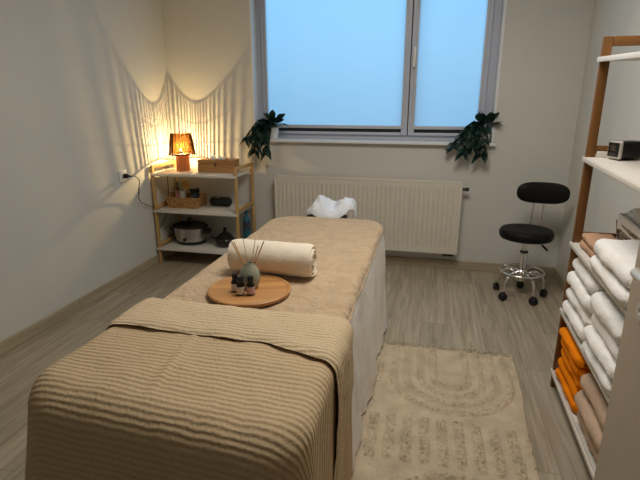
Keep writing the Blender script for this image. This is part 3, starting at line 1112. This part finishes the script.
def roll_mesh():
    n = 150
    ny = 26
    V, F, UV = [], [], []
    secs = []
    def rad(a):
        return max(0.004, R0 - th * (2 * PI * turns - a) / (2 * PI))
    for j in range(ny + 1):
        u = j / ny
        xx = -rl + 2 * rl * u
        ed = min(xx + rl, rl - xx)
        sh = 0.008 * (1 - smooth01(ed / 0.03)) + 0.005 * (1 - smooth01(ed / 0.008))
        for i in range(n + 1):
            a = 2 * PI * turns * i / n
            out = rad(a)
            squ = 1.0
            o_ = out - sh * 0.5 + 0.002 * fbm(xx * 12, math.cos(a) * 3, math.sin(a) * 3)
            i_ = max(0.001, out - th * 0.92 + sh * 0.35)
            wob = 0.004 * math.sin(a * 0.7) if j in (0, ny) else 0
            for r_ in (o_, i_):
                y = r_ * math.cos(a - 2 * PI * turns - 1.0)
                z = r_ * math.sin(a - 2 * PI * turns - 1.0) * 0.95
                if z < 0:
                    z = -((-z) ** 0.93) * R0 ** 0.07 * 0.98
                V.append((xx + wob, y, z))
    st = (n + 1) * 2
    for j in range(ny):
        for i in range(n):
            a0 = j * st + i * 2
            F.append((a0, a0 + 2, a0 + st + 2, a0 + st))
            F.append((a0 + 1, a0 + st + 1, a0 + st + 3, a0 + 3))
        a0 = j * st + n * 2
        F.append((a0, a0 + 1, a0 + st + 1, a0 + st))
    for j in (0, ny):
        for i in range(n):
            a0 = j * st + i * 2
            q = (a0, a0 + 1, a0 + 3, a0 + 2)
            F.append(q if j == 0 else q[::-1])
    me = bpy.data.meshes.new('rolled_towel')
    me.from_pydata(V, [], F)
    me.update()
    return me


o = obj('rolled_towel', roll_mesh(), M['cream'], None, loc=((t0 + t1) / 2 + Vector((0, 0, R0 * 0.95))), rot=(0, 0, ang))
tag(o, 'thick cream towel rolled up on the beige table cover', 'towel')

# round tray with diffuser and little bottles
zt = TZ + 0.011
TRX, TRY = -0.672, 1.672
t = thing('wooden_tray', 'round wooden tray on the massage table in front of the rolled towel', 'tray', (TRX, TRY, zt), 0.35)
obj('tray_disc', lathe(B(), [(0.152, 0), (0.160, 0.003), (0.164, 0.010), (0.164, 0.016), (0.160, 0.019), (0.152, 0.0185), (0.148, 0.015), (0, 0.0145)], 64), M['traywood'], t)
tz = zt + 0.0152
t = thing('reed_diffuser', 'round grey green reed diffuser on the wooden tray with sticks fanning out', 'diffuser', (-0.676, 1.690, tz))
obj('diffuser_vase', lathe(B(), [(0.022, 0), (0.031, 0.004), (0.040, 0.022), (0.0425, 0.042), (0.039, 0.065), (0.029, 0.085), (0.019, 0.097), (0.017, 0.103), (0.014, 0.103), (0.013, 0.092), (0, 0.09)], 40), M['celadon'], t)
for (dx, dy, dz, rr) in ((-0.070, 0.0, 0.185, 0.0024), (-0.066, 0.012, 0.182, 0.0022), (-0.030, 0.02, 0.200, 0.0013), (0.022, 0.02, 0.200, 0.0014), (0.040, 0.0, 0.176, 0.0018), (0.060, 0.012, 0.192, 0.0024)):
    obj('reed_stick', tube(B(), [(-dx * 0.12, -dy * 0.1, 0.03), (dx, dy, dz)], rr, 8), M['reed'], t)
for (px, py, lab, lm, h) in ((-0.683, 1.607, 'small dark bottle with white label at the tray front, before the diffuser', 'label', 1.0),
                             (-0.645, 1.617, 'small dark bottle with pinkish label on the tray, beside the diffuser', 'pinklabel', 1.0),
                             (-0.716, 1.634, 'small dark bottle behind the white labelled one on the tray', 'label', 1.0)):
    t = thing('oil_bottle', lab, 'bottle', (px, py, tz), 0.1)
    obj('bottle_glass', lathe(B(), [(0.0135, 0), (0.0158, 0.002), (0.0158, 0.042), (0.0105, 0.049), (0.009, 0.051), (0, 0.051)], 20), M['amber'], t)
    obj('bottle_cap', lathe(B(), [(0.0118, 0.0512), (0.0118, 0.073), (0.0105, 0.075), (0, 0.075)], 18), M['black'], t)
    obj('bottle_label', lathe(B(), [(0.0161, 0.007), (0.0161, 0.036)], 20, closed_ends=False), M[lm], t)

# ------------------------------------------------------------------ tufted rug
RX0, RX1, RY0, RY1 = -0.27, 0.515, 1.18, 2.605


def rugh(x, y):
    """relief: nested arches at the far end, bars in the middle, arches again towards the near end"""
    cx = 0.165
    h = 0.0
    radii = (0.085, 0.153, 0.222, 0.29)
    if y > 1.965:
        cyy = 2.29
        d = math.hypot(x - cx, y - cyy) if y < cyy else abs(x - cx)
        for r_ in radii:
            h = max(h, smooth01((0.025 - abs(d - r_)) / 0.016))
        if y > cyy - 0.1:
            h = max(h, 0.8 * smooth01((0.022 - abs(abs(x - cx) - 0.36)) / 0.014))
    elif y > 1.62:
        k = (x + 0.177 + 0.037) / 0.074
        fr = abs(k - math.floor(k) - 0.5)
        h = smooth01((0.34 - fr) / 0.16) * smooth01((y - 1.635) / 0.015) * smooth01((1.945 - y) / 0.015)
    else:
        cyy = 1.30
        d = math.hypot(x - cx, y - cyy)
        for r_ in radii:
            h = max(h, smooth01((0.025 - abs(d - r_)) / 0.016))
    n1 = fbm(x * 60, y * 60, 1.0)
    return 0.006 + h * (0.008 + 0.010 * n1) + 0.003 * fbm(x * 90, y * 90, 7)


nx, ny = 158, 286


def rg(i, j):
    x = RX0 + (RX1 - RX0) * i / (nx - 1)
    y = RY0 + (RY1 - RY0) * j / (ny - 1)
    ed = 0 if i in (0, nx - 1) or j in (0, ny - 1) else 1
    z = rugh(x + 0.01 - 0.045 * (2.605 - y) * smooth01((x - RX0) / (RX1 - RX0)), y) if ed else 0.001
    tp = (2.605 - y) * smooth01((x - RX0) / (RX1 - RX0))
    x0_ = x
    x = x + 0.010 - 0.045 * tp
    wob = 0.004 * math.sin(y * 9) * (1 if i > nx / 2 else 0.5) + 0.003 * fbm(x * 3, y * 14)
    return (x + wob, y + 0.004 * math.sin(x * 12), z), (x, y)


t = thing('tufted_rug', 'cream tufted rug with raised arches and fringe on the wooden floor', 'rug', (0, 0, 0.0005))
obj('rug_body', grid_mesh('rug', nx, ny, rg), M['rug'], t)
bm = B()
rf = random.Random(11)
for k in range(88):
    x = RX0 + 0.012 + (RX1 - RX0) * (k + 0.5) / 88
    dx, l = rf.uniform(-0.02, 0.025), rf.uniform(0.03, 0.055)
    tube(bm, spline([(x, RY1 - 0.002, 0.006), (x + dx * 0.3, RY1 + l * 0.5, 0.007 + rf.uniform(0, 0.006)), (x + dx, RY1 + l, 0.003)], 3), 0.0026, 5)
obj('rug_fringe', bm, M['rug'], t)

# ------------------------------------------------------------------ wheeled stool
t = thing('swivel_stool', 'black wheeled stool with round seat and small backrest in the far corner', 'stool', (0.70, 3.58, 0))
obj('seat', lathe(B(), [(0.150, 0.448), (0.176, 0.452), (0.184, 0.470), (0.184, 0.495), (0.174, 0.512), (0.150, 0.518), (0.10, 0.512), (0.05, 0.508), (0, 0.508)], 56), M['leather'], t)
bdir = math.atan2(0.16, 0.105)
bm = B()


def pad(i, j):
    n = 44
    a = 2 * PI * i / n
    # stadium outline
    hw_, hh_ = 0.178, 0.078
    ca, sa = math.cos(a), math.sin(a)
    e = 2 / 3.2
    x = hw_ * math.copysign(abs(ca) ** e, ca)
    z = hh_ * math.copysign(abs(sa) ** (2 / 2.6), sa)
    lev = [(-1, 0.0), (-1, 0.6), (-0.8, 0.9), (-0.3, 1.0), (0.3, 1.0), (0.8, 0.92), (1, 0.6), (1, 0.0)][j]
    y = 0.026 * lev[0]
    x *= lev[1]; z *= lev[1]
    return (x, y - 0.6 * x * x, z), (x, z)


pang = bdir - PI / 2
obj('backrest', grid_mesh('backrest', 44, 8, pad, closed_u=True), M['leather'], t, loc=(0.115, 0.185, 0.748), rot=(-0.05, 0, -0.12))
bm = B()
for s in (-0.036, 0.036):
    tube(bm, spline([(0.03 + s, 0.06, 0.446), (0.075 + s, 0.19, 0.444), (0.097 + s, 0.212, 0.50), (0.103 + s, 0.214, 0.62), (0.108 + s, 0.213, 0.74)], 7), 0.0065, 10)
obj('back_stem', bm, M['chrome'], t)
obj('gas_column', lathe(B(), [(0.027, 0.13), (0.027, 0.335), (0.024, 0.34), (0.017, 0.342), (0.017, 0.41), (0.03, 0.415), (0.035, 0.447)], 24), M['chrome'], t)
obj('column_collar', lathe(B(), [(0.0175, 0.337), (0.0285, 0.338), (0.0285, 0.350), (0.0175, 0.353)], 24), M['black'], t)
bm = B()
lathe(bm, [(0.036, 0.125), (0.038, 0.13), (0.038, 0.20), (0.030, 0.21)], 24)
obj('hub', bm, M['chrome'], t)
bm = B()
pts = [(0.152 * math.cos(2 * PI * i / 48), 0.152 * math.sin(2 * PI * i / 48), 0.196) for i in range(49)]
tube(bm, pts, 0.0095, 10, cap=False)
for k in range(4):
    a = PI / 4 + k * PI / 2
    tube(bm, [(0.03 * math.cos(a), 0.03 * math.sin(a), 0.196), (0.15 * math.cos(a), 0.15 * math.sin(a), 0.196)], 0.007, 8)
obj('foot_ring', bm, M['chrome'], t)
obj('lever', tube(tube(B(), spline([(0.03, -0.02, 0.44), (0.08, -0.05, 0.435), (0.125, -0.075, 0.40)], 5), 0.004, 8), [(0.105, -0.063, 0.415), (0.138, -0.082, 0.385)], 0.008, 10), M['black'], t)
for k in range(5):
    a = math.radians(78 + 72 * k)
    ca, sa = math.cos(a), math.sin(a)
    P = lambda r, z: (r * ca, r * sa, z)
    lg = obj('leg', tube(B(), spline([P(0.03, 0.165), P(0.08, 0.19), P(0.13, 0.175), P(0.160, 0.13), P(0.168, 0.066)], 6), 0.011, 10), M['chrome'], t)
    bm = B()
    for s in (-1, 1):
        b2 = B()
        lathe(b2, [(0.006, -0.0075), (0.024, -0.0075), (0.0275, -0.004), (0.0275, 0.004), (0.024, 0.0075), (0.006, 0.0075)], 22)
        bmesh.ops.rotate(b2, verts=b2.verts, cent=(0, 0, 0), matrix=Matrix.Rotation(PI / 2, 3, 'Y'))
        bmesh.ops.translate(b2, verts=b2.verts, vec=(s * 0.0125, 0, 0))
        mm = bpy.data.meshes.new('tmp'); b2.to_mesh(mm); b2.free(); bm.from_mesh(mm); bpy.data.meshes.remove(mm)
    box(bm, -0.005, 0.005, -0.02, 0.018, -0.005, 0.034, 0.003)
    obj('castor', bm, M['black'], t, loc=(0.175 * ca, 0.175 * sa, 0.0277), rot=(0, 0, a + 0.6 * k))

# ------------------------------------------------------------------ potted plants on the sill
def leaf(bm, base, direction, length, width, droop, twist):
    d = Vector(direction).normalized()
    side = d.cross(Vector((0, 0, 1)))
    if side.length < 0.1:
        side = Vector((1, 0, 0))
    side.normalize()
    side = Matrix.Rotation(twist, 3, d) @ side
    up = side.cross(d).normalized()
    prof = [(0.0, 0.03), (0.08, 0.55), (0.22, 0.95), (0.38, 1.0), (0.58, 0.78), (0.78, 0.42), (0.92, 0.15), (1.0, 0.01)]
    rows = []
    for tt, w in prof:
        c = Vector(base) + d * length * tt + Vector((0, 0, -droop * length * tt * tt))
        h = width * 0.5 * w
        rows.append([bm.verts.new(c - side * h + up * h * 0.35), bm.verts.new(c), bm.verts.new(c + side * h + up * h * 0.35)])
    for a, b in zip(rows, rows[1:]):
        for k in range(2):
            bm.faces.new((a[k], a[k + 1], b[k + 1], b[k]))


def potted(name, lab, loc, vines, tuft, seed):
    rs = random.Random(seed)
    t = thing(name, lab, 'plant', loc, 0)
    obj('pot', lathe(B(), [(0.036, 0), (0.040, 0.003), (0.050, 0.095), (0.052, 0.10), (0.047, 0.10), (0.045, 0.088), (0, 0.086)], 32), M['pot'], t)
    obj('soil', lathe(B(), [(0.0445, 0.0865), (0.03, 0.090), (0, 0.092)], 24, closed_ends=False), M['soil'], t)
    bf, bs = B(), B()
    for (dx, dy, dz, ln) in tuft:
        b0 = Vector((dx * 0.25, dy * 0.25, 0.10))
        b1 = b0 + Vector((dx, dy, dz)) * 0.4
        tube(bs, spline([(dx * 0.1, dy * 0.1, 0.088), b0, b1], 3), 0.0016, 5)
        leaf(bf, b1, (dx, dy, dz), ln, ln * 0.52, 0.35, rs.uniform(-0.5, 0.5))
    for vn in vines:
        pts = spline([Vector(p) for p in vn], 7)
        tube(bs, pts, 0.0016, 5)
        nl = max(4, int(len(pts) * 0.7))
        for k in range(nl):
            i = int((len(pts) - 1) * (0.22 + 0.78 * k / (nl - 1)))
            p = pts[i]
            tg = (pts[min(i + 1, len(pts) - 1)] - pts[max(i - 1, 0)]).normalized()
            s = -1 if k % 2 else 1
            d = tg * 0.45 + Vector((s * rs.uniform(0.3, 0.8), rs.uniform(-0.7, -0.1), rs.uniform(-0.35, 0.15)))
            ln = rs.uniform(0.066, 0.092)
            leaf(bf, p, d, ln, ln * 0.62, 0.3, rs.uniform(-0.8, 0.8))
    obj('foliage', bf, M['leaf'], t)
    obj('stem', bs, M['stem'], t)
    return t


def tuftset(seed, n, r, zlo, zhi):
    rs = random.Random(seed)
    out = []
    for k in range(n):
        a = 2 * PI * k / n + rs.uniform(-0.3, 0.3)
        rr = r * rs.uniform(0.55, 1.0)
        out.append((rr * math.cos(a), rr * math.sin(a) * 0.40 - 0.045, rs.uniform(zlo, zhi), rs.uniform(0.085, 0.12)))
    return out


SILL = WZ0 + 0.0045
potted('trailing_plant', 'trailing green plant in white pot on the sill above the small shelf', (-1.365, 4.105, SILL),
       [[(0, 0, 0.09), (-0.06, -0.03, 0.15), (-0.12, -0.05, 0.12), (-0.19, -0.06, 0.04), (-0.23, -0.06, -0.01)],
        [(-0.02, -0.02, 0.09), (-0.06, -0.075, 0.11), (-0.10, -0.10, 0.0), (-0.13, -0.10, -0.08), (-0.14, -0.10, -0.11)],
        [(0, -0.02, 0.09), (-0.02, -0.075, 0.11), (-0.035, -0.10, 0.02), (-0.03, -0.105, -0.07), (-0.03, -0.10, -0.12)],
        [(-0.02, 0, 0.09), (-0.05, -0.06, 0.14), (-0.08, -0.095, 0.06), (-0.075, -0.10, 0.0)],
        [(-0.02, 0, 0.09), (-0.07, -0.05, 0.13), (-0.12, -0.09, 0.06), (-0.12, -0.10, 0.02)]],
       tuftset(5, 26, 0.12, 0.03, 0.19), 21)
potted('trailing_plant', 'trailing green plant in white pot at the sill end above the stool', (0.40, 4.105, SILL),
       [[(0, 0, 0.09), (-0.07, -0.03, 0.15), (-0.14, -0.06, 0.10), (-0.20, -0.07, 0.03), (-0.235, -0.07, -0.03)],
        [(-0.02, -0.02, 0.09), (-0.06, -0.075, 0.11), (-0.11, -0.10, 0.0), (-0.15, -0.10, -0.05), (-0.16, -0.10, -0.08)],
        [(0, -0.02, 0.09), (-0.01, -0.075, 0.11), (-0.02, -0.10, 0.02), (-0.02, -0.105, -0.05), (-0.025, -0.10, -0.09)],
        [(-0.02, 0, 0.09), (-0.05, -0.06, 0.14), (-0.08, -0.095, 0.06), (-0.08, -0.10, -0.03)],
        [(-0.02, 0, 0.09), (-0.09, -0.05, 0.14), (-0.15, -0.08, 0.09), (-0.16, -0.09, 0.04)]],
       tuftset(9, 26, 0.11, 0.05, 0.24), 35)

# ------------------------------------------------------------------ tall towel shelf on the right
TILT = math.atan(0.04)
KY0, KY1, KX0, KX1 = 1.545, 2.365, 0.664, 1.035
KZ = (0.101, 0.433, 0.769, 1.161, 1.575)


def bz_at(k, y):
    return KZ[k] + 0.04 * (y - 2.34)


t = thing('towel_shelf', 'tall five tier shelf with brown bamboo frames and white boards by the door', 'shelf', (0, 0, 0))
for ya in (KY0, KY1 - 0.02):
    for xa in (KX0, KX1 - 0.038):
        obj('post', box(B(), xa, xa + 0.038, ya, ya + 0.02, 0, 1.655, 0.004), M['brown'], t)
    obj('top_bar', box(B(), KX0 + 0.038, KX1 - 0.038, ya, ya + 0.02, 1.617, 1.655, 0.004), M['brownx'], t)
    for k in range(4):
        z = KZ[k] - (0.0 if ya > 2 else 0.034)
        obj('rung', box(B(), KX0 + 0.038, KX1 - 0.038, ya + 0.002, ya + 0.018, z + 0.012, z + 0.05, 0.004), M['brownx'], t)
for k in range(5):
    bm = B()
    yc = KY1 - 0.022
    ln = KY1 - 0.02 - (KY0 + 0.022)
    box(bm, KX0 + 0.001, KX1 - 0.003, -ln, 0, -0.018, 0, 0.002)
    box(bm, KX0 - 0.010, KX0 - 0.0005, -ln - 0.014, 0.016, -0.020, 0.0, 0.002)
    if k < 4:
        box(bm, KX0 + 0.04, KX1 - 0.04, -0.012, 0, 0.0, 0.026, 0.002)
    o = obj('shelf_board', bm, M['white'], t, loc=(0, yc, bz_at(k, yc)), rot=(TILT, 0, 0))


def towel_mesh(name, dx, ly, h, seed, layers=2, sag=0.0):
    """folded towel: the round fold faces -x, length along y, origin at the centre of the underside"""
    ny = 22
    rf, rb = h * 0.5, h * 0.3
    sec = []
    for k in range(13):                      # round front fold, from top to bottom
        a = PI / 2 + PI * k / 12
        sec.append((-dx / 2 + rf + rf * math.cos(a), h / 2 + rf * math.sin(a)))
    for k in range(1, 9):
        sec.append((-dx / 2 + rf + (dx - rf - rb) * k / 9, 0.0))
    for k in range(9):
        a = -PI / 2 + PI * k / 8
        sec.append((dx / 2 - rb + rb * math.cos(a), h / 2 + h / 2 * math.sin(a)))
    for k in range(1, 9):
        sec.append((dx / 2 - rb - (dx - rf - rb) * k / 9, h))
    n = len(sec)

    def fn(i, j):
        x, z = sec[i]
        v = -1 + 2 * j / ny
        y = 0.5 * ly * v
        ed = 1 - abs(v)
        e = 1 - smooth01(ed / 0.16)
        sh = 1 - 0.30 * e ** 2
        x2 = x + (0.018 * e * e if x < 0 else 0.0)
        nz_ = 0.006 * fbm(x * 9, y * 9, seed) + 0.003 * fbm(x * 26, y * 26, seed + 4)
        zz = h / 2 + (z - h / 2) * sh * 0.97 + nz_ * (1 if z > h * 0.6 else 0.25)
        return (x2 + 0.007 * fbm(y * 7, z * 14, seed), y + 0.004 * fbm(x * 9, z * 20, seed + 2), zz), (x, y)
    me = grid_mesh(name, n, ny + 1, fn, closed_u=True)
    # close the ends with an inward swirl so that the layers read
    bm = bmesh.new(); bm.from_mesh(me)
    bm.verts.ensure_lookup_table()
    allv = list(bm.verts)
    for j, s in ((0, -1), (ny, 1)):
        ring = [allv[j * n + i] for i in range(n)]
        cz_ = sum(v.co.z for v in ring) / n
        prev = ring
        for (kz, off) in ((0.72, 0.005), (0.50, 0.004), (0.28, -0.004), (0.12, -0.005), (0.02, -0.003)):
            new = [bm.verts.new((v.co.x * (0.97 if kz > 0.4 else 0.94), v.co.y + s * off, cz_ + (v.co.z - cz_) * kz)) for v in ring]
            for i in range(n):
                bm.faces.new((prev[i], prev[(i + 1) % n], new[(i + 1) % n], new[i]))
            prev = new
        bm.faces.new(prev)
    return bm


def towel(name, x, y, z, dx, ly, h, material, label, group, seed, rz=0.0):
    bm = towel_mesh(name, dx, ly, h, seed)
    o = obj(name, bm, M[material], None, loc=(x, y, z), rot=(TILT, 0, rz))
    tag(o, label, 'towel', group)
    return o


ords = {5: ['topmost', 'second from the top', 'middle', 'second from the bottom', 'bottom'],
        4: ['topmost', 'second from the top', 'third from the top', 'bottom'],
        3: ['topmost', 'middle', 'bottom'], 2: ['upper', 'lower']}


def stack(k, y0, y1, hs, dx, xf, material, phrase, group, seed, name='folded_towel', jit=0.012):
    rs = random.Random(seed)
    yc = (y0 + y1) / 2
    z = bz_at(k, yc) + 0.0015
    n = len(hs)
    for i, h in enumerate(hs):
        xo = xf + dx / 2 + rs.uniform(-jit, jit)
        towel(name, xo, yc + rs.uniform(-0.006, 0.006), z, dx, y1 - y0 + rs.uniform(-0.015, 0.005), h, material,
              phrase.format(ords[n][n - 1 - i]), group, seed * 10 + i, rs.uniform(-0.02, 0.02))
        z += h * 1.0 + 0.001


stack(1, 1.985, 2.325, [0.071, 0.070, 0.070, 0.069], 0.32, 0.652, 'terry', '{} white towel in the far white stack, above the orange towels', 'white towels in the far stack', 3)
stack(1, 1.62, 1.965, [0.062, 0.062, 0.062, 0.085], 0.33, 0.647, 'terry', '{} white towel in the white stack nearer the door', 'white towels in the stack by the door', 4)
stack(0, 1.985, 2.30, [0.057, 0.056, 0.056, 0.054, 0.052], 0.32, 0.655, 'orange', '{} orange towel in the stack on the lowest board', 'orange towels', 5)
stack(0, 1.62, 1.965, [0.082, 0.08, 0.078], 0.32, 0.660, 'taupe', '{} taupe towel beside the orange stack on the lowest board', 'taupe towels', 6)
stack(2, 1.62, 2.035, [0.056, 0.070], 0.34, 0.640, 'terry', '{} thick white towel on the middle board next to the wicker basket', 'white towels on the middle board', 7)
stack(2, 2.045, 2.30, [0.033, 0.031], 0.132, 0.680, 'peach', '{} peach towel at the far end of the middle board', 'peach towels', 8, jit=0.006)

# clock on the fourth board
ky = 2.285
t = thing('alarm_clock', 'small black clock radio with silver rimmed dark face on the board above the towels', 'clock', (0.772, ky, bz_at(3, ky) + 0.0035), -1.2, rx=0.0)
t.scale = (0.80, 0.72, 0.8)
bm = box(B(), -0.043, 0.043, -0.02, 0.12, 0.004, 0.094, 0.016, 4)
obj('clock_body', bm, M['black'], t)
bm = box(B(), -0.047, 0.047, -0.036, -0.0195, 0.0, 0.098, 0.014, 4)
obj('clock_bezel', bm, M['silver'], t)
bm = box(B(), -0.037, 0.037, -0.042, -0.034, 0.012, 0.086, 0.0035, 2)
obj('clock_face', bm, M['screen'], t)
bm = B()
for r_ in range(3):
    for c_ in range(3):
        box(bm, -0.022 + c_ * 0.016, -0.012 + c_ * 0.016, -0.0428, -0.0418, 0.028 + r_ * 0.017, 0.034 + r_ * 0.017)
obj('display_marks', bm, M['digit'], t)
bm = box(B(), 0.0, 0.02, 0.015, 0.035, 0.094, 0.099, 0.002)
obj('clock_button', bm, M['silver'], t)

# lined wicker basket on the middle board
by = 2.16
t = thing('wicker_basket', 'grey brown wicker basket with white cloth lining behind the peach towels', 'basket', (0.888, by, bz_at(2, by) + 0.0015), 0, rx=TILT)
obj('basket_body', basket_shell(0.055, 0.165, 0.12, 0.008, 0.015), M['greywick'], t)


def lin(i, j):
    n = 80
    a = 2 * PI * i / n
    hx, hy = 0.059, 0.168
    e = 2 / 8.0
    ca, sa = math.cos(a), math.sin(a)
    x = math.copysign(abs(ca) ** e, ca)
    y = math.copysign(abs(sa) ** e, sa)
    lev = [(1.16, 0.092), (1.19, 0.115), (1.17, 0.146), (1.03, 0.152), (0.90, 0.135), (0.85, 0.06)][j]
    s = lev[0] + 0.03 * math.sin(a * 9 + 1) * (1 if j < 3 else 0.3)
    return (x * (hx * s + 0.0), y * (hy + hx * (s - 1)), lev[1] + 0.004 * math.sin(a * 13)), (a, j)


obj('basket_lining', grid_mesh('lining', 80, 6, lin, closed_u=True), M['linen'], t)


def cl(i, j):
    u, v = i / 24 - 0.5, j / 36 - 0.5
    z = 0.115 + 0.085 * math.sqrt(max(0, 1 - (2 * u) ** 4)) * math.sqrt(max(0, 1 - (2 * v) ** 4)) + 0.018 * fbm(u * 6, v * 9, 3.0)
    return (u * 0.095, v * 0.31, z), (u, v)


o = obj('crumpled_cloth', grid_mesh('cloth', 25, 37, cl), M['linen'], None, loc=(0.888, by, bz_at(2, by) + 0.0015), rot=(TILT, 0, 0))
tag(o, 'crumpled white cloth heaped inside the grey wicker basket', 'cloth')

# ------------------------------------------------------------------ open door on the right
door = bpy.data.objects.new('door_1', None)
COL.objects.link(door)
door['kind'] = 'structure'
struct('door_leaf', box(B(), 0.60, 0.638, 0.62, 1.502, 0.008, 2.05, 0.003), M['door'], door)
bm = B()
tube(bm, [(0.60, 1.402, 0.945), (0.572, 1.402, 0.945)], 0.010, 14)
tube(bm, spline([(0.574, 1.414, 0.945), (0.566, 1.402, 0.945), (0.565, 1.372, 0.944), (0.567, 1.292, 0.943)], 6), [0.010] + [0.0125] * 17 + [0.011], 14)
b2 = B()
lathe(b2, [(0.0, 0), (0.026, 0), (0.026, 0.007), (0.0, 0.008)], 28)
bmesh.ops.rotate(b2, verts=b2.verts, cent=(0, 0, 0), matrix=Matrix.Rotation(-PI / 2, 3, 'Y'))
bmesh.ops.translate(b2, verts=b2.verts, vec=(0.60, 1.402, 0.945))
mm = bpy.data.meshes.new('tmp'); b2.to_mesh(mm); b2.free(); bm.from_mesh(mm); bpy.data.meshes.remove(mm)
struct('door_handle', bm, M['silver'], door, smooth=True)
bm = B()
lathe(bm, [(0.0, 0), (0.026, 0), (0.026, 0.007), (0.010, 0.008), (0.006, 0.004), (0, 0.003)], 28)
bmesh.ops.rotate(bm, verts=bm.verts, cent=(0, 0, 0), matrix=Matrix.Rotation(-PI / 2, 3, 'Y'))
struct('key_escutcheon', bm, M['silver'], door, smooth=True)
bpy.data.objects['key_escutcheon'].location = (0.60, 1.397, 0.835)

bpy.context.view_layer.update()
